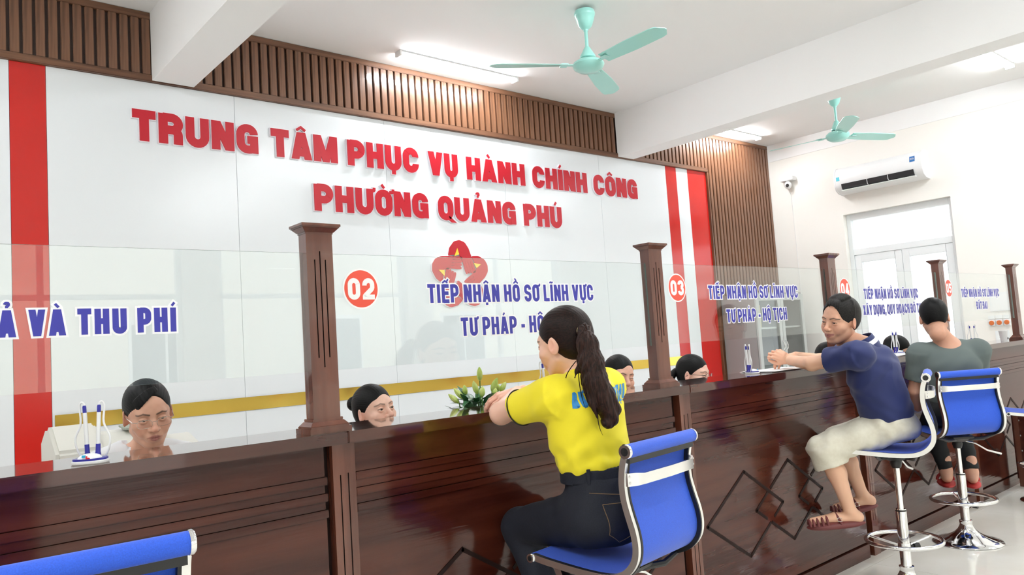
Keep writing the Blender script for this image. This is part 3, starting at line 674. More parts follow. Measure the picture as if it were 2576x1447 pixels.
# ---------------------------------------------------------------- bar stools
def make_stool(zs):
    """origin on the floor under the column; seat height zs, facing +y"""
    r = empty('bar_stool', (0, 0, 0))
    hw = .176
    prof = [(.215, .002), (.16, -.006), (.08, -.014), (0, -.020), (-.07, -.021), (-.115, -.014), (-.155, .006), (-.183, .040), (-.192, .080), (-.187, .125), (-.174, .170), (-.162, .220), (-.160, .270), (-.168, .320), (-.180, .350)]
    P = [Vector((0, y, z)) for y, z in prof]
    fine = []
    for i in range(len(P) - 1):
        p0, p1, p2, p3 = P[max(i - 1, 0)], P[i], P[i + 1], P[min(i + 2, len(P) - 1)]
        for k in range(4):
            t = k / 4; fine.append(.5 * ((2 * p1) + (p2 - p0) * t + (2 * p0 - 5 * p1 + 4 * p2 - p3) * t * t + (3 * p1 - p0 - 3 * p2 + p3) * t ** 3))
    fine.append(P[-1]); N = len(fine)
    nrm = []
    for i in range(N):
        t = fine[min(i + 1, N - 1)] - fine[max(i - 1, 0)]; t.normalize(); nrm.append(Vector((0, t.z, -t.y)) * -1)   # toward sitter
    nrm = [Vector((0, -n.y, -n.z)) if n.z < 0 and i < 10 else n for i, n in enumerate(nrm)]
    def ribbon(x0, x1, o0, o1, mi=0):
        mb = MB(); v = []
        for i, p in enumerate(fine):
            n = Vector((0, -(fine[min(i + 1, N - 1)] - fine[max(i - 1, 0)]).normalized().z, (fine[min(i + 1, N - 1)] - fine[max(i - 1, 0)]).normalized().y)) * -1
            for x_, o in ((x0, o0), (x1, o0), (x1, o1), (x0, o1)): v.append((x_, p.y + n.y * o, p.z + zs + n.z * o))
        f = []
        for i in range(N - 1):
            for k in range(4):
                a = 4 * i + k; b = 4 * i + (k + 1) % 4; f.append((a, b, b + 4, a + 4))
        f += [(3, 2, 1, 0), (4 * N - 4, 4 * N - 3, 4 * N - 2, 4 * N - 1)]
        return mb.add(v, f, mi)
    ribbon(-hw, hw, .003, .010).build('seat_shell', M['bluef'], r, smooth=True)
    for s in (-1, 1):
        a, b = sorted((s * hw, s * (hw + .016)))
        ribbon(a, b, -.010, .011).build('side_rail', M['chrome_b'], r, smooth=True, bevel=0)
        ribbon(*sorted((s * hw, s * (hw - .007))), -.012, .0025).build('rail_gasket', M['blackp'], r)
    for (y, z, nm) in ((-.182, .358, 'top_roll'), (.222, -.002, 'front_roll')):
        R_ = .021 if nm == 'top_roll' else .014
        ro = MB().lathe([(R_, -hw - .012), (R_, hw + .012)], (0, y, z + zs), 20, axis='x').build(nm, M['bluef'], r, smooth=True)
        for s in (-1, 1):
            e = MB().lathe([(R_ * 1.06, -.004), (R_ * 1.10, .002), (R_ * .98, .006)] if s > 0 else [(R_ * .98, -.006), (R_ * 1.10, -.002), (R_ * 1.06, .004)], (s * (hw + .015), y, z + zs), 20, axis='x').build('end_cap', M['chrome'], ro, smooth=True)
            if nm != 'x': MB().lathe([(R_ * .62, s * .0061), (R_ * .60, s * .0075)] if s > 0 else [(R_ * .60, s * .0075), (R_ * .62, s * .0061)], (s * (hw + .015), y, z + zs), 16, axis='x').build('cap_disc', M['blackp'], ro)
    MB().box(-hw - .008, hw + .008, -.189, -.180, zs + .322, zs + .340).xf(Matrix.Identity(4)).build('top_strip', M['blackp'], r)
    # back brace: flat bright bar bowed between the rails
    bz = zs + .275; y0 = -.176
    bar = MB(); pts = [(-hw - .012, y0), (-hw + .010, y0 - .016), (-hw + .035, y0 - .030), (0, y0 - .034), (hw - .035, y0 - .030), (hw - .010, y0 - .016), (hw + .012, y0)]
    v = []
    for x_, y in pts:
        hh = .016 if abs(x_) < hw - .02 else .019
        for dy in (-.004, .004):
            for dz in (-hh, hh): v.append((x_, y + dy, bz + dz))
    f = []
    for i in range(len(pts) - 1):
        a = 4 * i; b = a + 4; f += [(a, a + 1, b + 1, b), (a + 2, b + 2, b + 3, a + 3), (a, b, b + 2, a + 2), (a + 1, a + 3, b + 3, b + 1)]
    f += [(0, 2, 3, 1), (len(v) - 4, len(v) - 3, len(v) - 1, len(v) - 2)]
    br = bar.add(v, f).build('back_brace', M['chrome_b'], r, smooth=True)
    for s in (-1, 1):
        for dz in (-.009, .009): MB().lathe([(.005, -.004), (.004, -.0065)][::-1], (s * (hw + .006), y0 - .004, bz + dz), 10, axis='y').build('bolt', M['chrome'], br, smooth=True)
    # under-seat casting and lever
    MB().frustum((-.035, .035, -.035, .035), (-.07, .07, -.075, .075), zs - .070, zs - .045).box(-.07, .07, -.075, .075, zs - .045, zs - .034).build('mechanism', M['blackp'], r, bevel=.003)
    arms = MB()
    for s in (-1, 1):
        for y in (-.10, .075): arms.tube([(s * .04, y * .5, zs - .05), (s * .11, y * .9, zs - .048), (s * (hw + .002), y, zs - .026)], [.012, .011, .008], 8)
    arms.build('support_arm', M['blackp'], r, smooth=True)
    MB().tube([(.03, .0, zs - .065), (.10, -.02, zs - .085), (.16, -.04, zs - .13), (.235, -.06, zs - .155)], [.004, .004, .005, .006], 8).build('lever', M['chrome_b'], r, smooth=True)
    MB().lathe([(.026, zs - .07), (.030, zs - .085), (.022, zs - .11)][::-1], n=20).build('column_collar', M['blackp'], r, smooth=True)
    MB().lathe([(.0145, .40), (.0145, zs - .10)], n=20).build('gas_column', M['chrome'], r, smooth=True)
    MB().lathe([(.026, .06), (.026, .415), (.024, .42)], n=24).build('outer_column', M['chrome'], r, smooth=True)
    MB().lathe([(.0265, .408), (.0265, .416)], n=24).build('column_ring', M['blackp'], r)
    MB().lathe([(.192, 0), (.195, .004), (.190, .010), (.150, .022), (.105, .038), (.070, .058), (.048, .080), (.037, .100), (.034, .112), (.036, .118), (.036, .132), (.028, .136)], n=48).build('base', M['chrome'], r, smooth=True)
    zr = .262
    ring = MB().tube([(.178 * cos(a), .178 * sin(a), zr) for a in [2 * PI * k / 40 for k in range(40)]], .0105, 10, closed=True).build('foot_ring', M['chrome'], r, smooth=True)
    for k in range(3):
        a = math.radians(75 + 120 * k); MB().tube([(.026 * cos(a), .026 * sin(a), zr - .03), (.17 * cos(a), .17 * sin(a), zr)], .006, 8).build('spoke', M['chrome'], ring, smooth=True)
    MB().lathe([(.031, zr - .05), (.031, zr - .012)], n=20).build('ring_clamp', M['chrome'], r, smooth=True)
    a = math.radians(-55); MB().tube([(.03 * cos(a), .03 * sin(a), zr - .035), (.055 * cos(a), .055 * sin(a), zr - .036)], .006, 8).tube([(.05 * cos(a), .05 * sin(a), zr - .036), (.078 * cos(a), .078 * sin(a), zr - .037)], [.014, .016], 10).build('clamp_knob', M['blackp'], r, smooth=True)
    return r
GS = 'blue bar stools along the counter'
for (x, y, az, zs, lab) in ((.26, 1.63, 3, .715, 'empty blue mesh stool, only its top roll showing at the bottom left'),
                            (1.877, 1.745, -7, .692, 'blue mesh stool on which the woman in yellow sits'),
                            (4.070, 1.815, -20, .738, 'blue mesh stool on which the man in navy sits, seen from its side'),
                            (5.185, 1.925, 37, .682, 'blue mesh stool on which the man in grey sits, seen from behind'),
                            (6.62, 1.86, -22, .655, 'blue mesh stool cut off by the right edge of the photograph')):
    s = make_stool(zs); s.location = (x, y, 0); s.rotation_euler = (0, 0, -math.radians(az)); tag(s, lab, 'stool', GS)

# ---------------------------------------------------------------- small things on and behind the counter
def pen_stand(x, y, rz, lab, z=1.150, ht=.142):
    r = tag(empty('pen_stand', (x, y, z), rz), lab, 'pen stand', 'twin pen stands on the counter')
    sq = lambda a, b, n=28: [(a * math.copysign(abs(cos(t)) ** .75, cos(t)), b * math.copysign(abs(sin(t)) ** .75, sin(t))) for t in [2 * PI * k / n for k in range(n)]]
    MB().prism(sq(.044, .034), 'z', 0, .009).build('base', M['whitep'], r, bevel=.002)
    MB().prism(sq(.041, .031), 'z', .009, .014).build('base_rim', M['ink'], r)
    b = MB().sphere((0, -.004, .012), .030, 20, 10, sc=(1, .8, .48)).build('cover', M['whitep'], r, smooth=True)
    q = lambda pts: [(px * .9, -.030 + .2 * (pz - .01), pz) for px, pz in pts]
    for col, pts in (((.03, .45, .75), [(-.012, .018), (-.003, .018), (-.001, .024), (-.011, .0245)]), ((.75, .02, .04), [(-.001, .013), (.010, .0145), (.008, .017), (.002, .018), (.003, .022), (-.001, .021)])):
        MB().prism([(p[0], p[2]) for p in q(pts)], 'y', -.0295, -.0268).build('emblem', mat('print_%d' % int(col[0] * 100), col, .4), b)
    for s in (-1, 1):
        px = s * .0125; lean = s * .006
        P_ = lambda t: (px + lean * t, .016, .014 + ht * t)
        pen = MB().tube([P_(.23), P_(.82)], .0052, 12).build('pen', M['whitep'], r, smooth=True)
        MB().tube([P_(0), P_(.06), P_(.09), P_(.24)], [.0075, .0075, .0062, .0058], 12).build('pen_socket', M['ink'], pen, smooth=True)
        MB().tube([P_(.82), P_(.93), P_(.955)], [.0048, .0048, .0035], 12).build('pen_cap', M['ink'], pen, smooth=True)
        pts = [P_(.95)]
        e = P_(1.0); pts += [(e[0] + s * .002, e[1], e[2]), (e[0] + s * .008, e[1], e[2] + .001), (e[0] + s * .012, e[1] + .002, e[2] - .012), (px + s * .016, .017, .014 + ht * .62), (px + s * .030, .018, .014 + ht * .36), (px + s * .026, .02, .014 + ht * .14), (px + s * .014, .024, .010)]
        cu = []
        V = [Vector(p) for p in pts]
        for i in range(len(V) - 1):
            a_, b_, c_, d_ = V[max(i - 1, 0)], V[i], V[i + 1], V[min(i + 2, len(V) - 1)]
            for k in range(5):
                t = k / 5; cu.append(.5 * ((2 * b_) + (c_ - a_) * t + (2 * a_ - 5 * b_ + 4 * c_ - d_) * t * t + (3 * b_ - a_ - 3 * c_ + d_) * t ** 3))
        cu.append(V[-1]); MB().tube(cu, .0027, 8).build('coil_cord', M['whitep'], pen, smooth=True)
pen_stand(.452, 2.266, -.55, 'white and blue twin pen stand nearest the camera, beside the clerk with glasses')
pen_stand(2.225, 2.415, -.70, 'white and blue twin pen stand partly behind the yellow shirt')
pen_stand(3.660, 2.345, 1.0, 'white and blue twin pen stand by the clasped hands of the man in navy')
pen_stand(5.470, 2.345, 1.0, 'white and blue twin pen stand in front of the lowered dark head', 1.154)
pen_stand(7.05, 2.40, -.8, 'farthest twin pen stand, past the shoulder of the man in grey')
def sheets(name, lab, cx, cy_, w_, h_, rz, n, grp=None, cat='papers'):
    r = tag(empty(name, (cx, cy_, 1.1502), rz), lab, cat)
    for k in range(n):
        dx, dy, a = RNG.uniform(-.01, .01), RNG.uniform(-.008, .008), RNG.uniform(-.06, .06)
        c = MB().box(-w_ / 2, w_ / 2, -h_ / 2, h_ / 2, .0008 + k * .0018, .0022 + k * .0018).build('sheet', M['paper'], r); c.location = (dx, dy, 0); c.rotation_euler = (0, 0, a)
    return r
sheets('paper_pile', 'white papers on the counter under the clasped hands', 3.95, 2.355, .42, .21, -.05, 3)
sheets('booklet', 'white booklet on the counter under the pen stand before the lowered head', 5.36, 2.345, .32, .22, .1, 2, cat='booklet')
cp = tag(empty('paper_cup', (7.53, 2.33, 1.150)), 'white paper cup on the counter by the farthest post', 'cup')
MB().lathe([(.024, 0), (.034, .085), (.0355, .087), (.0355, .090), (.033, .090), (.023, .003)], n=28).build('wall', M['paper'], cp, smooth=True)
# beige passbook printer behind the clerk
pr = tag(empty('printer', (.775, 3.43, .985)), 'beige office printer behind the clerk with glasses', 'printer')
def side(pts, x0, x1, m, name, par=pr, bevel=.006): return MB().prism(pts, 'x', x0, x1).build(name, m, par, bevel=bevel)
side([(-.16, 0), (.16, 0), (.16, .14), (.06, .200), (-.02, .205), (-.16, .115)], -.235, -.075, M['greyp'], 'left_housing', bevel=.012)
side([(-.15, 0), (.15, 0), (.15, .10), (.05, .165), (-.03, .160), (-.15, .07)], -.075, .12, M['greyp'], 'lid')
side([(-.17, 0), (.15, 0), (.15, .09), (.02, .125), (-.17, .07)], .12, .30, M['greyp'], 'right_housing', bevel=.012)
side([(-.178, .03), (-.150, .03), (-.150, .042), (-.178, .042)], -.215, -.09, M['blackp'], 'slot', bevel=0); side([(-.06, .165), (.03, .175), (.03, .182), (-.06, .172)], .02, .16, M['leaf'] if False else mat('printer_flap', (.30, .33, .27), .5), 'flap', bevel=0)
fc = tag(empty('low_cabinet', (.81, 3.45, 0)), 'low cabinet standing under the beige printer', 'cabinet')
MB().box(-.42, .42, -.24, .24, 0, .96).build('carcass', M['desk'], fc); MB().box(-.43, .43, -.25, .25, .96, .985).build('top', M['desk'], fc)
for s in (-1, 1): dd = MB().box(min(0, s * .41) + .004, max(0, s * .41) - .004, -.258, -.240, .03, .93).build('door', M['desk'], fc); MB().lathe([(.008, 0), (.012, -.015)][::-1], (s * .06, -.26, .6), 12, axis='y').build('knob', M['chrome'], dd)

# lilies in a vase behind the counter
pl_ = tag(empty('lily_vase', (1.985, 2.563, .6655)), 'vase of green lily buds behind the counter, by the bent hand', 'flowers')
MB().lathe([(.045, 0), (.058, .04), (.064, .14), (.058, .25), (.055, .30), (.062, .33), (.056, .33), (.048, .28), (.04, .02)], n=32).build('vase', M['ceram'], pl_, smooth=True)
def bez(p0, p1, p2, n=8):
    return [tuple((1 - t) ** 2 * np.array(p0) + 2 * t * (1 - t) * np.array(p1) + t * t * np.array(p2)) for t in np.linspace(0, 1, n)]
def bud(par, base, tip, R_):
    b, t = Vector(base), Vector(tip); d = (t - b); L = d.length; q = d.to_track_quat('Z', 'Y').to_matrix().to_4x4(); q.translation = b
    mb = MB(); n = 12; rows = [(0, .25), (.08, .55), (.22, .85), (.4, 1.0), (.6, .93), (.78, .68), (.92, .34), (1, .06)]; v = []; f = []
    for z, rr in rows:
        for i in range(n):
            a = 2 * PI * i / n; k = 1 + .10 * cos(3 * a); v.append((R_ * rr * k * cos(a), R_ * rr * k * sin(a), L * z))
    for k in range(len(rows) - 1):
        for i in range(n): j = (i + 1) % n; f.append((k * n + i, k * n + j, (k + 1) * n + j, (k + 1) * n + i))
    f += [tuple(range(n - 1, -1, -1)), tuple((len(rows) - 1) * n + i for i in range(n))]
    mb.add(v, f).xf(q).build('bud', M['bud'], par, smooth=True)
def leafm(par, base, d, L, wd, droop):
    base = Vector(base); d = Vector(d).normalized(); sd = d.cross(Vector((0, 0, 1))).normalized(); up = sd.cross(d)
    v = []; f = []; n = 7
    for k in range(n):
        t = k / (n - 1); c = base + d * L * t + up * (L * (.25 * t - droop * t * t)); ww = wd * (sin(PI * min(1, t * .92 + .08)) ** .8) * (1 - .15 * t)
        if k == n - 1: ww = .0005
        for s in (-1, 0, 1): v.append(tuple(c + sd * ww * s + up * (abs(s) * ww * .25)))
    for k in range(n - 1):
        for s in (0, 1): a = 3 * k + s; f.append((a, a + 1, a + 4, a + 3))
    MB().add(v, f).build('leaf', M['leaf'], par, smooth=True)
# (screen-measured bud tips and bases, converted to metres around the vase axis)
buds = [((.018, -.002, .488), (.016, -.007, .549), .0125), ((-.002, -.006, .434), (-.015, .0, .492), .0125), ((.001, -.034, .422), (.002, -.039, .468), .0125),
        ((-.035, .05, .417), (-.067, .073, .465), .0120), ((-.067, .039, .402), (-.102, .065, .443), .0120), ((-.002, .074, .431), (-.009, .075, .474), .0115),
        ((.07, -.015, .439), (.087, -.036, .497), .0135), ((.101, -.015, .436), (.103, -.02, .469), .0120), ((.097, -.038, .436), (.116, -.058, .477), .0120), ((.046, -.059, .419), (.051, -.067, .456), .0115)]
buds = [((b[0], b[1] + .04, b[2] + .09), (t[0], t[1] + .04, t[2] + .09), R_) for b, t, R_ in buds]
for b, t, R_ in buds:
    MB().tube(bez((b[0] * .15, b[1] * .3, .20), (b[0] * .5, b[1], .30), b), .0028, 6).build('stem', M['stem'], pl_, smooth=True); bud(pl_, b, t, R_)
for k in range(80):
    a = RNG.uniform(0, 2 * PI); R_ = RNG.uniform(.01, .075); zz = RNG.uniform(.39, .515) - R_ * .45
    leafm(pl_, (R_ * cos(a) + .005, R_ * sin(a) * .6 + .058, zz), (cos(a + RNG.uniform(-.5, .5)), sin(a + RNG.uniform(-.5, .5)), RNG.uniform(.0, .8)), RNG.uniform(.07, .11), RNG.uniform(.012, .019), RNG.uniform(.1, .5))

# hinged mahogany panel standing out from the far end of the counter
gt = tag(empty('counter_gate', (7.06, 2.20, 0)), 'dark mahogany hinged panel standing beside the farthest stool', 'panel')
MB().box(0, .035, -.62, 0, .06, .60).build('leaf', M['maho'], gt, bevel=.004)
MB().box(-.004, .039, -.05, -.012, 0, .60).build('stile', M['maho_v'], gt, bevel=.002)
hg = MB().box(-.006, -.0041, -.060, -.052, .0, .012).mesh('hinge', M['chrome'])
for z in (.28, .40, .52): link('hinge', hg, gt, (0, 0, z))

# ---------------------------------------------------------------- organic modelling: distance fields turned into one continuous surface
V3 = lambda p: np.array(p, dtype=np.float64)
class Vol:
    def __init__(s, lo, hi, res):
        s.lo = V3(lo); s.res = res; s.n = np.ceil((V3(hi) - s.lo) / res).astype(int) + 1
        s.F = np.full(tuple(s.n), .08, np.float32)
        s.ax = [s.lo[i] + res * np.arange(s.n[i]) for i in range(3)]
    def blk(s, lo, hi):
        sl = []
        for i in range(3):
            a = int(np.clip(math.floor((lo[i] - s.lo[i]) / s.res), 0, s.n[i])); b = int(np.clip(math.ceil((hi[i] - s.lo[i]) / s.res) + 1, 0, s.n[i]))
            if b <= a: return None, None
            sl.append(slice(a, b))
        g = np.meshgrid(s.ax[0][sl[0]], s.ax[1][sl[1]], s.ax[2][sl[2]], indexing='ij')
        return tuple(sl), g
    def put(s, fn, lo, hi, k=.01, op='add', m=None):
        m = (k + .012) if m is None else m
        sl, g = s.blk(V3(lo) - m, V3(hi) + m)
        if sl is None: return s
        d = fn(*g).astype(np.float32); f = s.F[sl]
        if op == 'add':
            if k > 0:
                h = np.clip(.5 + .5 * (f - d) / k, 0, 1); s.F[sl] = f * (1 - h) + d * h - k * h * (1 - h)
            else: s.F[sl] = np.minimum(f, d)
        elif op == 'sub':
            d = -d
            if k > 0:
                h = np.clip(.5 - .5 * (f - d) / k, 0, 1); s.F[sl] = f * (1 - h) + d * h + k * h * (1 - h)
            else: s.F[sl] = np.maximum(f, d)
        return s
    def cap(s, a, b, ra, rb, k=.01, op='add'):
        a, b = V3(a), V3(b); R = max(ra, rb)
        def fn(X, Y, Z):
            ab = b - a; t = np.clip(((X - a[0]) * ab[0] + (Y - a[1]) * ab[1] + (Z - a[2]) * ab[2]) / max(1e-9, ab @ ab), 0, 1)
            return np.sqrt((X - a[0] - ab[0] * t) ** 2 + (Y - a[1] - ab[1] * t) ** 2 + (Z - a[2] - ab[2] * t) ** 2) - (ra + (rb - ra) * t)
        return s.put(fn, np.minimum(a, b) - R, np.maximum(a, b) + R, k, op)
    def cone(s, a, b, ra, rb, k=.004, flat=1.0, op='add', ref=None):      # tapered tube with flat ends
        a, b = V3(a), V3(b); R = max(ra, rb) * 1.3; ab = b - a; L = np.sqrt(ab @ ab); u = ab / L
        def fn(X, Y, Z):
            t = (X - a[0]) * u[0] + (Y - a[1]) * u[1] + (Z - a[2]) * u[2]
            px, py, pz = X - a[0] - u[0] * t, Y - a[1] - u[1] * t, Z - a[2] - u[2] * t
            if ref is not None:
                r_ = V3(ref) - u * (V3(ref) @ u); r_ /= np.sqrt(r_ @ r_); q = px * r_[0] + py * r_[1] + pz * r_[2]
                rad = np.sqrt(np.maximum(0, px ** 2 + py ** 2 + pz ** 2 - q ** 2) + (q / flat) ** 2)
            else: rad = np.sqrt(px ** 2 + py ** 2 + pz ** 2)
            return np.maximum(rad - (ra + (rb - ra) * np.clip(t / L, 0, 1)), np.maximum(-t, t - L))
        return s.put(fn, np.minimum(a, b) - R, np.maximum(a, b) + R, k, op)
    def ell(s, c, r, Rm=None, k=.01, op='add'):
        c = V3(c); r = V3(r); Rm = np.eye(3) if Rm is None else np.array(Rm, float); Rr = float(max(r))
        def fn(X, Y, Z):
            x, y, z = X - c[0], Y - c[1], Z - c[2]
            q = [(Rm[0, i] * x + Rm[1, i] * y + Rm[2, i] * z) for i in range(3)]
            k0 = np.sqrt(sum((q[i] / r[i]) ** 2 for i in range(3))); k1 = np.sqrt(sum((q[i] / r[i] ** 2) ** 2 for i in range(3))) + 1e-9
            return np.where(k0 < .02, -float(min(r)), k0 * (k0 - 1) / k1)
        ext = np.sqrt((Rm ** 2) @ (r ** 2))
        return s.put(fn, c - ext, c + ext, k, op)
    def disp(s, fn):
        g = np.meshgrid(*s.ax, indexing='ij'); s.F += fn(*g).astype(np.float32); return s
    def plane(s, p, n, k=0):    # keep the side the normal points away from
        g = np.meshgrid(*s.ax, indexing='ij'); n = V3(n); n = n / np.sqrt(n @ n)
        s.F = np.maximum(s.F, ((g[0] - p[0]) * n[0] + (g[1] - p[1]) * n[1] + (g[2] - p[2]) * n[2]).astype(np.float32)); return s
    def net(s, sm=1):
        F = s.F; F = F.copy(); F[0] = F[-1] = .01; F[:, 0] = F[:, -1] = .01; F[:, :, 0] = F[:, :, -1] = .01
        for ax_ in range(3):
            pass
        S = F < 0; n = F.shape
        c = [S[i:n[0] - 1 + i, j:n[1] - 1 + j, k:n[2] - 1 + k] for i in (0, 1) for j in (0, 1) for k in (0, 1)]
        tot = sum(x.astype(np.int8) for x in c); act = (tot > 0) & (tot < 8); idx = np.argwhere(act)
        if len(idx) == 0: return np.zeros((0, 3)), np.zeros((0, 4), int)
        vid = np.full(act.shape, -1, np.int32); vid[act] = np.arange(len(idx))
        acc = np.zeros((len(idx), 3)); cnt = np.zeros(len(idx)); I, J, K = idx.T
        cor = [(0, 0, 0), (1, 0, 0), (0, 1, 0), (1, 1, 0), (0, 0, 1), (1, 0, 1), (0, 1, 1), (1, 1, 1)]
        for a in range(8):
            for ax_ in range(3):
                if cor[a][ax_]: continue
                b = list(cor[a]); b[ax_] = 1
                fa = F[I + cor[a][0], J + cor[a][1], K + cor[a][2]]; fb = F[I + b[0], J + b[1], K + b[2]]
                m = (fa < 0) != (fb < 0); t = np.where(m, fa / np.where(m, fa - fb, 1), 0)
                for q in range(3): acc[:, q] += np.where(m, cor[a][q] + (t if q == ax_ else 0), 0)
                cnt += m
        P = s.lo + (idx + acc / cnt[:, None]) * s.res
        quads = []
        for ax_ in range(3):
            sa = [slice(1, n[i] - 1) for i in range(3)]; sb = list(sa); sa[ax_] = slice(0, n[ax_] - 1); sb[ax_] = slice(1, n[ax_])
            A, B = S[tuple(sa)], S[tuple(sb)]; e = np.argwhere(A != B)
            if len(e) == 0: continue
            off = np.ones(3, int); off[ax_] = 0; e = e + off; u, v = [i for i in range(3) if i != ax_]
            def cell(du, dv):
                q = e.copy(); q[:, u] -= du; q[:, v] -= dv; return vid[q[:, 0], q[:, 1], q[:, 2]]
            Q = np.stack([cell(1, 1), cell(0, 1), cell(0, 0), cell(1, 0)], 1)
            inside = S[e[:, 0], e[:, 1], e[:, 2]]
            flip = inside if ax_ != 1 else ~inside
            Q[~flip] = Q[~flip][:, ::-1]; quads.append(Q)
        Q = np.concatenate(quads)
        for _ in range(sm):
            acc = np.zeros_like(P); cn = np.zeros(len(P))
            for a_, b_ in ((0, 1), (1, 2), (2, 3), (3, 0)):
                np.add.at(acc, Q[:, a_], P[Q[:, b_]]); np.add.at(cn, Q[:, a_], 1); np.add.at(acc, Q[:, b_], P[Q[:, a_]]); np.add.at(cn, Q[:, b_], 1)
            P = P * .5 + .5 * acc / np.maximum(cn, 1)[:, None]
        return P, Q
def sdf_mesh(name, parts, m, colfn=None):
    P = []; Q = []; n = 0
    for p, q in parts: P.append(p); Q.append(q + n); n += len(p)
    P = np.concatenate(P); Q = np.concatenate(Q)
    me = bpy.data.meshes.new(name); me.vertices.add(len(P)); me.vertices.foreach_set('co', P.astype(np.float32).ravel())
    me.loops.add(len(Q) * 4); me.loops.foreach_set('vertex_index', Q.astype(np.int32).ravel())
    me.polygons.add(len(Q)); me.polygons.foreach_set('loop_start', np.arange(0, len(Q) * 4, 4, dtype=np.int32))
    me.polygons.foreach_set('use_smooth', np.ones(len(Q), bool)); me.update(calc_edges=True)
    me.materials.append(m)
    if colfn is not None:
        at = me.color_attributes.new('Col', 'FLOAT_COLOR', 'POINT'); c = np.ones((len(P), 4), np.float32); c[:, :3] = colfn(P); at.data.foreach_set('color', c.ravel())
    me.validate(); return me
def attr_mat(name, rough=.45, sss=.12, bump=.12):
    m = mat(name, (.6, .35, .25), rough, sss=sss, bump=bump, scale=(500, 500, 500), bdist=.0004); nt = m.node_tree
    a = node(nt, 'ShaderNodeAttribute'); a.attribute_name = 'Col'; nt.links.new(a.outputs['Color'], nt.nodes['Principled BSDF'].inputs['Base Color']); return m
M['skin'] = attr_mat('skin')
M['eye'] = mat('eye_white', (.52, .48, .46), .15); M['iris'] = mat('dark_iris', (.018, .009, .006), .06)
def hairmat(name, c1, c2, sc=(260, 260, 18)):
    return mat(name, c1, .5, col2=c2, scale=sc, bump=.5, bscale=sc, bdist=.0009, spec=.2, lo=.4, hi=.8)
M['hair_k'] = hairmat('black_hair', (.0022, .0022, .0025), (.006, .0055, .006), (230, 40, 230)); M['hair_b'] = hairmat('dark_brown_hair', (.006, .0025, .0020), (.030, .011, .008), (300, 30, 300)); M['hair_g'] = hairmat('greying_black_hair', (.004, .0035, .0035), (.036, .031, .028), (330, 120, 330)); M['hair_tail'] = hairmat('dark_brown_ponytail_hair', (.008, .003, .0022), (.062, .023, .016), (330, 330, 22))

